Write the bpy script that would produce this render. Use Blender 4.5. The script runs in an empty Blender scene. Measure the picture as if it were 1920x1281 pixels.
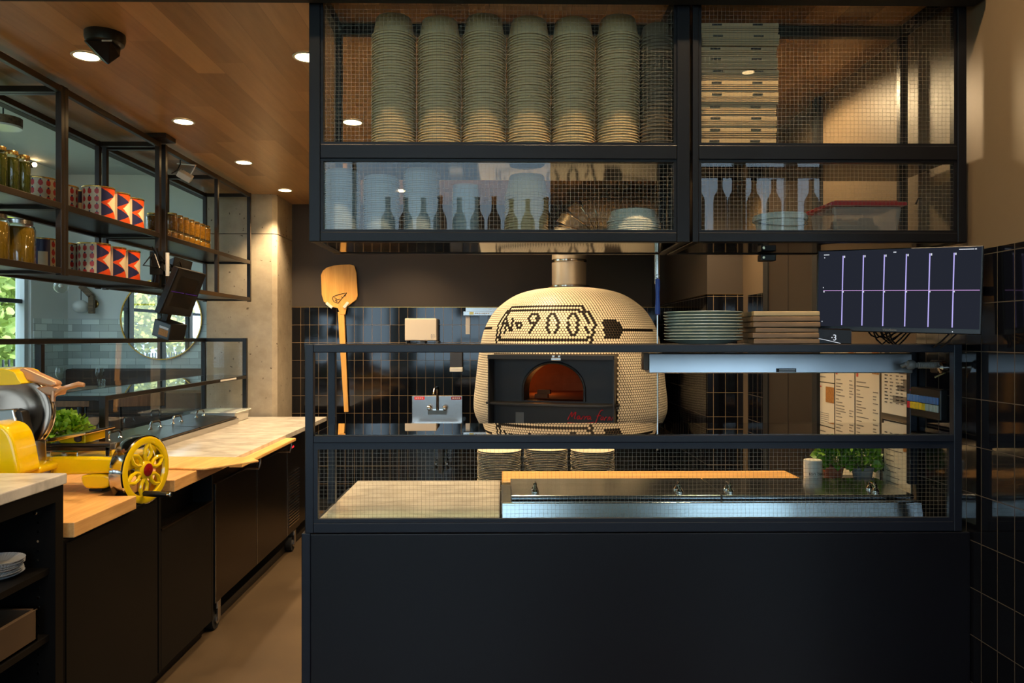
import bpy, bmesh, math, random
from mathutils import Vector, Matrix, Euler
random.seed(7)
C = bpy.context.scene.collection
PI = math.pi

# ------------------------------------------------------------------ camera
F, CX, CY, H, YAW = 1400.0, 960.0, 633.0, 1.58, math.atan(17 / 1400)
def P(x, y, Y):
    """the point at depth Y (metres into the room) seen at pixel x, y of the 1920x1281 frame"""
    a, b = (x - CX) / F, (CY - y) / F
    dx = a * math.cos(YAW) + math.sin(YAW); dy = -a * math.sin(YAW) + math.cos(YAW)
    k = Y / dy
    return Vector((dx * k, Y, H + b * k))
def px(v):
    x, y, z = v[0], v[1], v[2] - H
    a = x * math.cos(YAW) - y * math.sin(YAW); d = x * math.sin(YAW) + y * math.cos(YAW)
    return CX + F * a / d, CY - F * z / d
cd = bpy.data.cameras.new('camera'); cam = bpy.data.objects.new('camera', cd); C.objects.link(cam)
cam.location = (0, 0, H); cam.rotation_euler = (PI / 2, 0, -YAW)
cd.sensor_width = 36; cd.lens = F / 1920 * 36; cd.shift_y = -(640.5 - CY) / 1920; cd.clip_end = 200
S = bpy.context.scene
S.camera = cam
S.view_settings.view_transform = 'Standard'; S.view_settings.look = 'None'
S.view_settings.exposure = 0.12; S.view_settings.gamma = 1.0; S.view_settings.use_curve_mapping = False
S.cycles.max_bounces = 10; S.cycles.diffuse_bounces = 4; S.cycles.glossy_bounces = 5
S.cycles.transmission_bounces = 8; S.cycles.transparent_max_bounces = 40
S.cycles.use_denoising = True; S.cycles.caustics_reflective = False; S.cycles.caustics_refractive = False
S.cycles.sample_clamp_indirect = 4.0

# ------------------------------------------------------------------ world: an overcast sky outside the windows
w = bpy.data.worlds.new('sky'); S.world = w; w.use_nodes = True
nt = w.node_tree; bg = nt.nodes['Background']
bg.inputs[0].default_value = (0.58, 0.80, 1.0, 1); bg.inputs[1].default_value = 4.5

# ------------------------------------------------------------------ lamps
WARM = (1.0, 0.71, 0.40)
sl = bpy.data.lights.new('fill_sun', 'SUN'); sl.energy = 9.0; sl.angle = 0.2; sl.color = (1.0, 0.96, 0.86)      # lamp added to brighten the trees, which bounce light into the dining room
so = bpy.data.objects.new('fill_sun', sl); C.objects.link(so); so.location = (0, 0, 12); so.rotation_euler = Vector((-.62, -.22, -.75)).to_track_quat('-Z', 'Y').to_euler()
def portal(x, y, z, sx, sz, rz):
    l = bpy.data.lights.new('daylight_portal', 'AREA'); l.shape = 'RECTANGLE'; l.size = sx; l.size_y = sz
    l.cycles.is_portal = True
    o = bpy.data.objects.new('daylight_portal', l); C.objects.link(o)
    o.location = (x, y, z); o.rotation_euler = (PI / 2, 0, rz)
def downlight_lamp(x, y, z, power, angle=100, col=WARM, blend=0.7):
    l = bpy.data.lights.new('downlight_lamp', 'SPOT'); l.energy = power; l.color = col
    l.spot_size = math.radians(angle); l.spot_blend = blend; l.shadow_soft_size = 0.05
    o = bpy.data.objects.new('downlight_lamp', l); C.objects.link(o)
    o.location = (x, y, z - 0.012)
portal(-0.70, -2.98, 2.2, 2.6, 2.8, 0); portal(3.10, -2.98, 2.2, 2.3, 2.8, 0); portal(-3.3, -2.98, 2.2, 1.6, 2.8, 0)
portal(-4.84, 5.4, 1.95, 4.7, 2.5, -PI / 2); portal(-4.84, 0.6, 1.95, 3.4, 2.5, -PI / 2)

# ------------------------------------------------------------------ materials
def lin(c):
    c = c / 255.0
    return c / 12.92 if c <= 0.04045 else ((c + 0.055) / 1.055) ** 2.4
def rgb(c): return (lin(c[0]), lin(c[1]), lin(c[2]), 1)
MAT = {}
class N:
    def __init__(s, name):
        s.m = bpy.data.materials.new(name); s.m.use_nodes = True
        s.t = s.m.node_tree; s.t.nodes.clear(); MAT[name] = s.m
        s.out = s.n('ShaderNodeOutputMaterial')
    def n(s, typ, **kw):
        n = s.t.nodes.new(typ)
        for k, v in kw.items(): setattr(n, k, v)
        return n
    def l(s, a, b): s.t.links.new(a, b)
    def set(s, sock, v):
        if hasattr(v, 'is_output'): s.l(v, sock)
        else: sock.default_value = v
    def math(s, op, a, b=None, c=None):
        n = s.n('ShaderNodeMath', operation=op)
        for i, v in enumerate((a, b, c)):
            if v is not None: s.set(n.inputs[i], v)
        return n.outputs[0]
    def mix(s, f, a, b):
        n = s.n('ShaderNodeMix', data_type='RGBA')
        s.set(n.inputs[0], f); s.set(n.inputs[6], a); s.set(n.inputs[7], b)
        return n.outputs[2]
    def noise(s, scale, vec=None, detail=4, stretch=None, rough=0.55):
        n = s.n('ShaderNodeTexNoise'); n.inputs['Scale'].default_value = scale
        n.inputs['Detail'].default_value = detail; n.inputs['Roughness'].default_value = rough
        if vec is None: vec = s.coord()
        if stretch:
            mp = s.n('ShaderNodeMapping'); mp.inputs['Scale'].default_value = stretch; s.l(vec, mp.inputs[0]); vec = mp.outputs[0]
        s.l(vec, n.inputs['Vector'])
        return n.outputs[0]
    def coord(s, kind='Object'):
        return s.n('ShaderNodeTexCoord').outputs[kind]
    def pos(s):
        return s.n('ShaderNodeNewGeometry').outputs['Position']
    def ramp(s, f, stops):
        r = s.n('ShaderNodeValToRGB'); e = r.color_ramp.elements
        while len(e) < len(stops): e.new(0.5)
        for i, (p, c) in enumerate(stops): e[i].position = p; e[i].color = c
        s.set(r.inputs[0], f); return r.outputs[0]
    def bsdf(s, col, rough=0.5, metal=0.0, spec=0.5, bump=None, bstr=0.3, bdist=0.002, **kw):
        b = s.n('ShaderNodeBsdfPrincipled')
        s.set(b.inputs['Base Color'], col); s.set(b.inputs['Roughness'], rough); s.set(b.inputs['Metallic'], metal)
        b.inputs['Specular IOR Level'].default_value = spec
        for k, v in kw.items(): s.set(b.inputs[k.replace('_', ' ')], v)
        if bump is not None:
            bn = s.n('ShaderNodeBump'); bn.inputs['Strength'].default_value = bstr; bn.inputs['Distance'].default_value = bdist
            s.l(bump, bn.inputs['Height']); s.l(bn.outputs[0], b.inputs['Normal'])
        return b
    def done(s, sh): s.l(sh.outputs[0], s.out.inputs[0]); return s.m

def plain(name, c, rough=0.5, metal=0.0, var=0.12, scale=12, spec=0.5, bump=0.0, **kw):
    k = N(name); col = rgb(c); d = tuple(x * (1 - var) for x in col[:3]) + (1,); h = tuple(min(1, x * (1 + var)) for x in col[:3]) + (1,)
    nz = k.noise(scale)
    b = k.bsdf(k.mix(nz, d, h), rough, metal, spec, bump=nz if bump else None, bstr=bump, **kw)
    return k.done(b)
def emit(name, c, s):
    k = N(name); e = k.n('ShaderNodeEmission'); e.inputs[0].default_value = rgb(c); e.inputs[1].default_value = s; return k.done(e)
def brushed(name, c, rough=0.28, stretch=(1, 1, 60), scale=8):
    k = N(name); nz = k.noise(scale, stretch=stretch)
    r = k.math('MULTIPLY_ADD', nz, 0.05, rough - 0.025)
    col = rgb(c); return k.done(k.bsdf(k.mix(nz, tuple(x * .95 for x in col[:3]) + (1,), col), r, 1.0))
def wood(name, c1, c2, axis=0, rough=0.45, scale=5, plank=None):
    k = N(name); st = [9.0, 9.0, 9.0]; st[axis] = 0.7
    n1 = k.noise(scale, stretch=st, detail=6, rough=0.65)
    f = k.ramp(n1, [(0.32, rgb(c1)), (0.68, rgb(c2))])
    if plank:
        sp = k.n('ShaderNodeSeparateXYZ'); k.l(k.coord(), sp.inputs[0])
        ix = k.math('FLOOR', k.math('DIVIDE', sp.outputs[plank[0]], plank[1]))
        wn = k.n('ShaderNodeTexWhiteNoise', noise_dimensions='1D'); k.l(ix, wn.inputs['W'])
        f = k.mix(k.math('MULTIPLY', wn.outputs[0], 0.45), f, rgb(c1))
    return k.done(k.bsdf(f, rough, bump=n1, bstr=0.08))
def tiles(name, ax, p, q, ox, oz, tile, grout, gw=0.0025, rough=0.07, tilt=0.012, off=0.0):
    """stack-bonded (or half-offset) wall tiles; ax 0 for a wall along X, 1 for a wall along Y"""
    k = N(name); sp = k.n('ShaderNodeSeparateXYZ'); k.l(k.pos(), sp.inputs[0])
    v = k.math('DIVIDE', k.math('SUBTRACT', sp.outputs[2], oz), q); iv = k.math('FLOOR', v)
    u = k.math('DIVIDE', k.math('SUBTRACT', sp.outputs[ax], ox), p)
    if off: u = k.math('ADD', u, k.math('MULTIPLY', k.math('MODULO', k.math('ABSOLUTE', iv), 2.0), off))
    iu = k.math('FLOOR', u)
    fu = k.math('ABSOLUTE', k.math('SUBTRACT', k.math('FRACT', u), 0.5)); fv = k.math('ABSOLUTE', k.math('SUBTRACT', k.math('FRACT', v), 0.5))
    g = k.math('MAXIMUM', k.math('GREATER_THAN', fu, 0.5 - gw / 2 / p), k.math('GREATER_THAN', fv, 0.5 - gw / 2 / q))
    cm = k.n('ShaderNodeCombineXYZ'); k.l(iu, cm.inputs[0]); k.l(iv, cm.inputs[1])
    wn = k.n('ShaderNodeTexWhiteNoise', noise_dimensions='2D'); k.l(cm.outputs[0], wn.inputs['Vector'])
    # each tile sits a hair out of true, so it mirrors a different piece of the room
    sb = k.n('ShaderNodeVectorMath', operation='SUBTRACT'); k.l(wn.outputs['Color'], sb.inputs[0]); sb.inputs[1].default_value = (.5, .5, .5)
    sc = k.n('ShaderNodeVectorMath', operation='SCALE'); k.l(sb.outputs[0], sc.inputs[0]); sc.inputs['Scale'].default_value = tilt
    ge = k.n('ShaderNodeNewGeometry'); ad = k.n('ShaderNodeVectorMath', operation='ADD'); k.l(ge.outputs['Normal'], ad.inputs[0]); k.l(sc.outputs[0], ad.inputs[1])
    nm = k.n('ShaderNodeVectorMath', operation='NORMALIZE'); k.l(ad.outputs[0], nm.inputs[0])
    t0 = rgb(tile); t1 = tuple(x * 1.7 for x in t0[:3]) + (1,)
    col = k.mix(g, k.mix(wn.outputs[0], t0, t1), rgb(grout))
    b = k.bsdf(col, k.math('MULTIPLY_ADD', g, 0.7, rough)); k.l(nm.outputs[0], b.inputs['Normal'])
    return k.done(b)
def pane_mat(name, tint, refl=1.0, wires=None, ax=0, wire_col=(128, 120, 106)):
    k = N(name); tr = k.n('ShaderNodeBsdfTransparent'); tr.inputs[0].default_value = tint + (1,)
    gl = k.n('ShaderNodeBsdfGlossy'); gl.inputs['Roughness'].default_value = 0.0
    fr = k.n('ShaderNodeFresnel'); fr.inputs[0].default_value = 1.5
    mx = k.n('ShaderNodeMixShader'); bk = k.math('SUBTRACT', 1.0, k.n('ShaderNodeNewGeometry').outputs['Backfacing']); k.l(k.math('MULTIPLY', k.math('MULTIPLY', fr.outputs[0], refl * 1.7), bk), mx.inputs[0]); k.l(tr.outputs[0], mx.inputs[1]); k.l(gl.outputs[0], mx.inputs[2])
    if wires:
        sp = k.n('ShaderNodeSeparateXYZ'); k.l(k.coord(), sp.inputs[0]); p, wd = wires
        ms = []
        for a in (ax, 2):
            wob = k.math('MULTIPLY', k.noise(9, detail=1), 0.0035)
            u = k.math('FRACT', k.math('DIVIDE', k.math('ADD', sp.outputs[a], wob), p))
            ms.append(k.math('LESS_THAN', k.math('ABSOLUTE', k.math('SUBTRACT', u, 0.5)), wd / 2 / p))
        m = k.math('MULTIPLY', k.math('MAXIMUM', ms[0], ms[1]), bk)
        wi = k.bsdf(rgb(wire_col), 0.35, 0.5)
        m2 = k.n('ShaderNodeMixShader'); k.l(m, m2.inputs[0]); k.l(mx.outputs[0], m2.inputs[1]); k.l(wi.outputs[0], m2.inputs[2]); mx = m2
    return k.done(mx)

plain('navy_panel', (11, 11, 17), 0.32, 0.0, 0.04, spec=0.4)
plain('cabinet_metal', (13, 13, 16), 0.36, 0.0, 0.05, spec=0.22)
plain('bronze_metal', (46, 37, 29), 0.32, 0.35, 0.08)
plain('chrome_tan_reflection', (196, 152, 116), 0.32, 0.45)  # slicer arm chrome, with the wood it mirrors painted in as tan
plain('blade_metal', (124, 108, 94), 0.20, 1.0, 0.03)
plain('navy_metal', (18, 22, 32), 0.40, 0.0, 0.06, spec=0.35)
plain('black_metal', (24, 22, 20), 0.38, 0.2, 0.1)
plain('black_cabinet', (10, 8, 7), 0.5, 0.0, 0.1, spec=0.2)
plain('black_plastic', (14, 14, 15), 0.35)
plain('matte_black', (10, 10, 10), 0.7)
plain('gloss_shelf', (22, 20, 19), 0.06, 0.0, 0.05)
plain('white_plastic', (225, 222, 212), 0.4, var=0.04)
plain('grey_dark', (58, 56, 54), 0.4)
plain('grey_plastic', (120, 118, 112), 0.45)
plain('cream_dispenser', (222, 210, 190), 0.35, var=0.03)
brushed('steel', (196, 194, 190), 0.24)
brushed('steel_across', (205, 206, 206), 0.22, stretch=(60, 1, 1))
brushed('steel_dark', (72, 62, 54), 0.30)
plain('steel_smooth', (176, 182, 188), 0.17, 1.0, 0.02)
plain('lamp_steel', (190, 196, 202), 0.34, 1.0, 0.02)
plain('flue_metal', (200, 186, 164), 0.42, 0.75, 0.05)
plain('chrome', (200, 196, 190), 0.10, 1.0, 0.02)
plain('chrome_warm', (205, 190, 170), 0.16, 1.0, 0.06)
plain('brass', (190, 150, 80), 0.25, 1.0)
plain('paint_dark', (58, 49, 40), 0.55, var=0.05, scale=3)
plain('paint_satin', (104, 87, 66), 0.50, var=0.05, scale=30, bump=0.10)
plain('paint_grey', (234, 238, 232), 0.6, var=0.03, scale=2)
plain('ceiling_grey', (196, 202, 202), 0.7, var=0.04, scale=2)
plain('door_brown', (44, 34, 25), 0.45, var=0.06)
plain('white_frame', (215, 220, 218), 0.5, var=0.03)
plain('black_frame', (30, 32, 34), 0.5)
wood('butcher_wood', (190, 138, 80), (236, 188, 122), 1, 0.38, 4, plank=(0, 0.045))
wood('maple', (208, 152, 84), (240, 192, 118), 1, 0.4, 4)
wood('maple_x', (208, 150, 80), (240, 188, 112), 0, 0.4, 4)
wood('peel_wood', (224, 158, 70), (246, 190, 98), 2, 0.45, 4)
wood('walnut', (78, 60, 42), (140, 112, 80), 0, 0.5, 6)
wood('pale_oak', (150, 128, 92), (190, 168, 126), 0, 0.5, 6)
wood('chair_wood', (110, 70, 40), (150, 100, 60), 2, 0.5, 6)
# wood plank ceiling
k = N('plank_ceiling'); sp = k.n('ShaderNodeSeparateXYZ'); k.l(k.pos(), sp.inputs[0])
ui = k.math('FLOOR', k.math('DIVIDE', sp.outputs[0], 0.128))
wn = k.n('ShaderNodeTexWhiteNoise', noise_dimensions='1D'); k.l(ui, wn.inputs['W'])
vi = k.math('FLOOR', k.math('ADD', k.math('DIVIDE', sp.outputs[1], 1.55), k.math('MULTIPLY', wn.outputs[0], 7.3)))
cm = k.n('ShaderNodeCombineXYZ'); k.l(ui, cm.inputs[0]); k.l(vi, cm.inputs[1])
w2 = k.n('ShaderNodeTexWhiteNoise', noise_dimensions='2D'); k.l(cm.outputs[0], w2.inputs['Vector'])
of = k.n('ShaderNodeVectorMath', operation='ADD'); k.l(k.pos(), of.inputs[0]); k.l(w2.outputs['Color'], of.inputs[1])
g1 = k.noise(4.5, of.outputs[0], 7, (7, 0.55, 1), 0.68); g2 = k.noise(2.2, of.outputs[0], 4, (2.5, 1.0, 1))
base = k.ramp(g1, [(0.28, rgb((146, 110, 68))), (0.72, rgb((196, 156, 106)))])
tone = k.mix(w2.outputs[0], rgb((122, 88, 54)), rgb((214, 172, 122)))
col = k.mix(0.55, base, tone); col = k.mix(k.math('MULTIPLY', g2, 0.35), col, rgb((130, 94, 58)))
gap = k.math('GREATER_THAN', k.math('ABSOLUTE', k.math('SUBTRACT', k.math('FRACT', k.math('DIVIDE', sp.outputs[0], 0.128)), 0.5)), 0.494)
col = k.mix(k.math('MULTIPLY', gap, 0.5), col, rgb((50, 30, 18)))
k.done(k.bsdf(col, 0.36, bump=g1, bstr=0.05))
# polished concrete floor and the raw concrete column
k = N('floor_concrete'); a = k.noise(1.3, k.pos(), 6); b = k.noise(9, k.pos(), 5)
k.done(k.bsdf(k.mix(k.math('MULTIPLY', b, 0.5), k.ramp(a, [(0.3, rgb((64, 52, 38))), (0.7, rgb((96, 80, 60)))]), rgb((74, 60, 46))), 0.32))
k = N('raw_concrete'); a = k.noise(2.2, None, 8, None, 0.7); b = k.noise(40, None, 3)
pit = k.math('LESS_THAN', k.noise(26, None, 2), 0.29)
col = k.ramp(a, [(0.3, rgb((142, 130, 112))), (0.72, rgb((190, 178, 156)))]); col = k.mix(pit, col, rgb((98, 86, 70)))
k.done(k.bsdf(col, 0.7, bump=b, bstr=0.15))
# white marble with grey veins
k = N('marble'); a = k.noise(2.6, None, 7, (1.0, 1.7, 1), 0.62); b = k.noise(3.2, None, 5, (1.0, 1.8, 1))
vein = k.math('SUBTRACT', 1.0, k.math('MINIMUM', k.math('MULTIPLY', k.math('ABSOLUTE', k.math('SUBTRACT', a, 0.5)), 9.0), 1.0))
col = k.mix(k.math('MULTIPLY', vein, k.math('MULTIPLY', b, 0.75)), rgb((216, 210, 200)), rgb((116, 110, 104)))
k.done(k.bsdf(k.mix(k.math('MULTIPLY', b, 0.35), col, rgb((168, 160, 150))), 0.22))
tiles('tile_back', 0, 0.0815, 0.1615, -1.849, 1.856, (9, 10, 14), (122, 102, 74), 0.0034, 0.07, 0.007)
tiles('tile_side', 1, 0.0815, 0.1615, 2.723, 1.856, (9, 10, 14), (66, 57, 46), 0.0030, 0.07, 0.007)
tiles('tile_white', 0, 0.20, 0.075, 0, 0, (200, 208, 202), (160, 168, 162), 0.004, 0.2, 0.01, 0.5)
tiles('tile_white_side', 1, 0.20, 0.075, 0, 0, (200, 208, 202), (160, 168, 162), 0.004, 0.2, 0.01, 0.5)
pane_mat('glass', (0.93, 0.96, 0.95), 1.0)
pane_mat('glass_shelf', (0.80, 0.90, 0.87), 1.6)
pane_mat('window_glass', (0.97, 0.98, 0.98), 0.6)
pane_mat('jar_glass', (0.95, 0.96, 0.93), 1.3)
pane_mat('wired_glass', (0.95, 0.96, 0.94), 0.60, (0.0138, 0.00065), 0)
pane_mat('wired_glass_side', (0.93, 0.95, 0.93), 1.0, (0.0138, 0.00065), 1)
plain('kraft', (212, 184, 138), 0.65, var=0.06, scale=20)
plain('kraft_dark', (110, 92, 70), 0.65, var=0.06, scale=20)
plain('cardboard', (178, 150, 112), 0.75, var=0.08, scale=25)
plain('cardboard_shade', (74, 64, 50), 0.8)
k = N('clear_plastic'); b = k.bsdf((0.62, 0.68, 0.70, 1), 0.18, Alpha=0.42, bump=None); k.done(b)
k = N('tote_plastic'); b = k.bsdf((0.62, 0.56, 0.50, 1), 0.12, Alpha=0.40); k.done(b)
plain('red_lid', (196, 36, 50), 0.3)
plain('plate_green', (176, 184, 170), 0.18, var=0.08)
plain('plate_cream', (214, 202, 178), 0.25, var=0.05)
plain('mosaic_cream', (232, 218, 190), 0.42, var=0.08, scale=60)
plain('mosaic_black', (9, 8, 8), 0.55, spec=0.12)
plain('grout', (72, 58, 40), 0.8)
plain('oven_black', (13, 12, 12), 0.45)
plain('oven_brick', (150, 88, 48), 0.85, var=0.25, scale=14)
plain('red_paint', (232, 30, 40), 0.4)
plain('slicer_yellow', (242, 202, 8), 0.16, var=0.03, Coat_Weight=0.6)
plain('slicer_red', (140, 20, 22), 0.2)
plain('leaf_basil', (112, 158, 36), 0.45, var=0.35, scale=9)
plain('leaf_tree', (142, 160, 78), 0.6, var=0.5, scale=2.0)
plain('leaf_yellow', (188, 186, 92), 0.6, var=0.4, scale=2.0)
plain('bark', (70, 54, 40), 0.9)
plain('grass', (150, 156, 128), 0.95, var=0.2)
plain('can_cream', (224, 204, 164), 0.35)
plain('can_red', (196, 40, 22), 0.35)
plain('can_orange', (226, 76, 26), 0.35)
plain('can_navy', (36, 38, 78), 0.35)
plain('olive', (100, 78, 20), 0.12, var=0.5, scale=55)
plain('pickle', (46, 50, 14), 0.12, var=0.5, scale=40)
plain('gold_fill', (118, 80, 16), 0.12, var=0.8, scale=70)
plain('lid_gold', (196, 160, 88), 0.25, 0.9)
plain('paper', (226, 212, 184), 0.7, var=0.02)
plain('print_grey', (128, 116, 100), 0.8)
plain('print_dark', (38, 34, 32), 0.8)
plain('print_red', (206, 92, 66), 0.8)
plain('food', (170, 112, 48), 0.7, var=0.7, scale=120)
plain('blue_handle', (40, 74, 158), 0.4)
plain('key_blue', (74, 118, 176), 0.4); plain('key_yellow', (218, 184, 24), 0.4); plain('key_pale', (176, 184, 170), 0.4)
plain('terracotta', (164, 92, 60), 0.8)
plain('pot_grey', (128, 132, 134), 0.6)
plain('mirror', (235, 238, 238), 0.01, 1.0, 0.0)
plain('banquette', (72, 54, 44), 0.6)
plain('fabric_navy', (42, 48, 62), 0.9)
plain('opal', (238, 240, 234), 0.25, var=0.01)
plain('bottle_dark', (22, 26, 18), 0.08, var=0.2)
plain('bottle_green', (40, 56, 30), 0.08, var=0.2)
plain('orange_barrel', (232, 96, 30), 0.5)
plain('filter_paper', (206, 204, 202), 0.8, var=0.05)
plain('box_brown', (66, 48, 29), 0.7)
emit('lamp_glow', (255, 214, 150), 26.0)
emit('screen_dark', (37, 40, 50), 0.85)
emit('screen_line', (186, 176, 246), 0.9)
emit('screen_pink', (206, 160, 226), 0.8)
emit('screen_white', (225, 230, 240), 0.9)
emit('screen_purple', (84, 40, 110), 0.5)
emit('led_red', (255, 40, 50), 1.5)
# ------------------------------------------------------------------ mesh builder and scene-tree helpers
W = {}
class MB:
    def __init__(s, *mats):
        s.bm = bmesh.new(); s.mats = mats
    def _f(s, vs, m=0):
        try: f = s.bm.faces.new(vs)
        except ValueError: return None
        f.material_index = m; return f
    def hexa(s, p, m=0):
        v = [s.bm.verts.new(q) for q in p]
        for q in ((0, 3, 2, 1), (4, 5, 6, 7), (0, 1, 5, 4), (1, 2, 6, 5), (2, 3, 7, 6), (3, 0, 4, 7)):
            s._f([v[i] for i in q], m)
        return s
    def box(s, x0, x1, y0, y1, z0, z1, m=0):
        if x0 > x1: x0, x1 = x1, x0
        if y0 > y1: y0, y1 = y1, y0
        if z0 > z1: z0, z1 = z1, z0
        return s.hexa([(x0, y0, z0), (x1, y0, z0), (x1, y1, z0), (x0, y1, z0), (x0, y0, z1), (x1, y0, z1), (x1, y1, z1), (x0, y1, z1)], m)
    def slab(s, a, b, c, d, n, t, m=0):
        """a quad a-b-c-d pushed t along n"""
        n = Vector(n).normalized() * t
        q = [Vector(v) for v in (a, b, c, d)]
        return s.hexa([tuple(v) for v in q] + [tuple(v + n) for v in q], m)
    def quad(s, p, m=0):
        s._f([s.bm.verts.new(q) for q in p], m); return s
    def ring(s, c, ax, r, n, ph=0.0, e=1.0):
        ax = Vector(ax).normalized(); t = Vector((0, 0, 1)) if abs(ax.z) < 0.9 else Vector((1, 0, 0))
        u = ax.cross(t).normalized(); v = ax.cross(u)
        return [s.bm.verts.new(Vector(c) + (u * math.cos(2 * PI * i / n + ph) + v * math.sin(2 * PI * i / n + ph) * e) * r) for i in range(n)]
    def skin(s, rings, m=0, cap0=True, cap1=True, close=False):
        n = len(rings[0]); rr = rings + ([rings[0]] if close else [])
        for a, b in zip(rr[:-1], rr[1:]):
            for i in range(n): s._f([a[i], a[(i + 1) % n], b[(i + 1) % n], b[i]], m)
        if not close:
            if cap0: s._f(list(reversed(rings[0])), m)
            if cap1: s._f(rings[-1], m)
        return s
    def cyl(s, p0, p1, r0, r1=None, n=20, m=0, caps=True):
        r1 = r0 if r1 is None else r1; p0 = Vector(p0); p1 = Vector(p1); ax = p1 - p0
        return s.skin([s.ring(p0, ax, r0, n), s.ring(p1, ax, r1, n)], m, caps, caps)
    def lathe(s, prof, c=(0, 0, 0), n=32, m=0, ax=(0, 0, 1), cap=True, closed=False):
        ax = Vector(ax).normalized(); c = Vector(c)
        rings = [s.ring(c + ax * z, ax, max(r, 1e-5), n) for r, z in prof]
        return s.skin(rings, m, cap, cap, closed)
    def tube(s, pts, r, n=8, m=0, rs=None):
        pts = [Vector(p) for p in pts]; rings = []
        for i, p in enumerate(pts):
            t = (pts[min(i + 1, len(pts) - 1)] - pts[max(i - 1, 0)])
            if t.length < 1e-9: t = Vector((0, 0, 1))
            t.normalize()
            if rings:
                u = u_prev - t * u_prev.dot(t)
                if u.length < 1e-6: u = t.orthogonal()
                u.normalize()
            else: u = t.orthogonal().normalized()
            u_prev = u; v = t.cross(u); rad = rs[i] if rs else r
            rings.append([s.bm.verts.new(p + (u * math.cos(2 * PI * j / n) + v * math.sin(2 * PI * j / n)) * rad) for j in range(n)])
        return s.skin(rings, m)
    def bar(s, a, b, wd, ht=None, m=0):
        """a square tube from a to b"""
        ht = ht or wd; a = Vector(a); b = Vector(b); t = (b - a).normalized()
        up = Vector((0, 0, 1)) if abs(t.z) < 0.9 else Vector((0, 1, 0))
        u = t.cross(up).normalized() * wd / 2; v = u.cross(t).normalized() * ht / 2
        return s.hexa([a - u - v, a + u - v, b + u - v, b - u - v, a - u + v, a + u + v, b + u + v, b - u + v], m)
    def poly(s, pts, n, t, m=0):
        n = Vector(n).normalized() * t
        a = [s.bm.verts.new(p) for p in pts]; b = [s.bm.verts.new(Vector(p) + n) for p in pts]
        return s.skin([a, b], m)
    def sphere(s, c, r, m=0, n=16, sq=(1, 1, 1)):
        c = Vector(c); rings = []
        for i in range(1, n):
            th = PI * i / n; rr = math.sin(th) * r
            rings.append([s.bm.verts.new(c + Vector((math.cos(2 * PI * j / (2 * n)) * rr * sq[0], math.sin(2 * PI * j / (2 * n)) * rr * sq[1], -math.cos(th) * r * sq[2]))) for j in range(2 * n)])
        return s.skin(rings, m)
    def build(s, name, parent=None, smooth=False, bevel=0.0, label=None, cat=None, group=None, kind=None, ang=35, seg=2):
        bmesh.ops.recalc_face_normals(s.bm, faces=s.bm.faces)
        me = bpy.data.meshes.new(name); s.bm.to_mesh(me)
        for mname in s.mats: me.materials.append(MAT[mname])
        o = bpy.data.objects.new(name, me); C.objects.link(o)
        if parent is not None:
            off = W[parent.name]; o.parent = parent; W[o.name] = off
            me.transform(Matrix.Translation(-off))
        else:
            co = [v.co for v in me.vertices]
            mn = Vector([min(c[i] for c in co) for i in range(3)]); mxx = Vector([max(c[i] for c in co) for i in range(3)])
            og = Vector(((mn.x + mxx.x) / 2, (mn.y + mxx.y) / 2, mn.z))
            me.transform(Matrix.Translation(-og)); o.location = og; W[o.name] = og
        s.bm.free()
        if smooth:
            me.polygons.foreach_set('use_smooth', [True] * len(me.polygons)); me.set_sharp_from_angle(angle=math.radians(ang))
        if bevel:
            b = o.modifiers.new('bevel', 'BEVEL'); b.width = bevel; b.segments = seg; b.limit_method = 'ANGLE'; b.angle_limit = math.radians(40)
        tag(o, label, cat, group, kind)
        return o
def tag(o, label=None, cat=None, group=None, kind=None):
    if label: o['label'] = label
    if cat: o['category'] = cat
    if group: o['group'] = group
    if kind: o['kind'] = kind
    return o
def thing(name, label, cat, loc=(0, 0, 0), group=None):
    o = bpy.data.objects.new(name, None); C.objects.link(o); o.empty_display_size = 0.05
    o.location = loc; W[o.name] = Vector(loc)
    return tag(o, label, cat, group)
def dup(root, loc, rz=None, label=None, group=None):
    r = root.copy(); C.objects.link(r); r.location = loc
    if rz is not None: r.rotation_euler = (0, 0, rz)
    if label: r['label'] = label
    if group: r['group'] = group
    for ch in list(root.children):
        c = ch.copy(); C.objects.link(c); c.parent = r
        for g in list(ch.children):
            d = g.copy(); C.objects.link(d); d.parent = c
    return r
def text_bm(mb, s, size, origin, right, up, depth=0.001, m=0, align='LEFT'):
    cu = bpy.data.curves.new('t', 'FONT'); cu.body = s; cu.size = size; cu.align_x = align
    o = bpy.data.objects.new('t', cu); C.objects.link(o); bpy.context.view_layer.update()
    me = bpy.data.meshes.new_from_object(o.evaluated_get(bpy.context.evaluated_depsgraph_get()))
    R = Vector(right).normalized(); U = Vector(up).normalized(); Nn = R.cross(U); og = Vector(origin)
    vs = [mb.bm.verts.new(og + R * v.co.x + U * v.co.y + Nn * depth) for v in me.vertices]
    for p in me.polygons: mb._f([vs[i] for i in p.vertices], m)
    bpy.data.objects.remove(o); bpy.data.curves.remove(cu); bpy.data.meshes.remove(me)
O1 = 'first second third fourth fifth sixth seventh eighth ninth tenth eleventh twelfth thirteenth fourteenth fifteenth sixteenth seventeenth eighteenth nineteenth'.split()
O10 = {2: 'twenty', 3: 'thirty', 4: 'forty', 5: 'fifty'}
def ordinal(i):
    if i <= 19: return O1[i - 1]
    t, u = divmod(i, 10)
    return (O10[t][:-1] + 'ieth') if u == 0 else O10[t] + '-' + O1[u - 1]
def from_top(i): return 'topmost' if i == 0 else ordinal(i + 1) + ' from the top'
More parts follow.
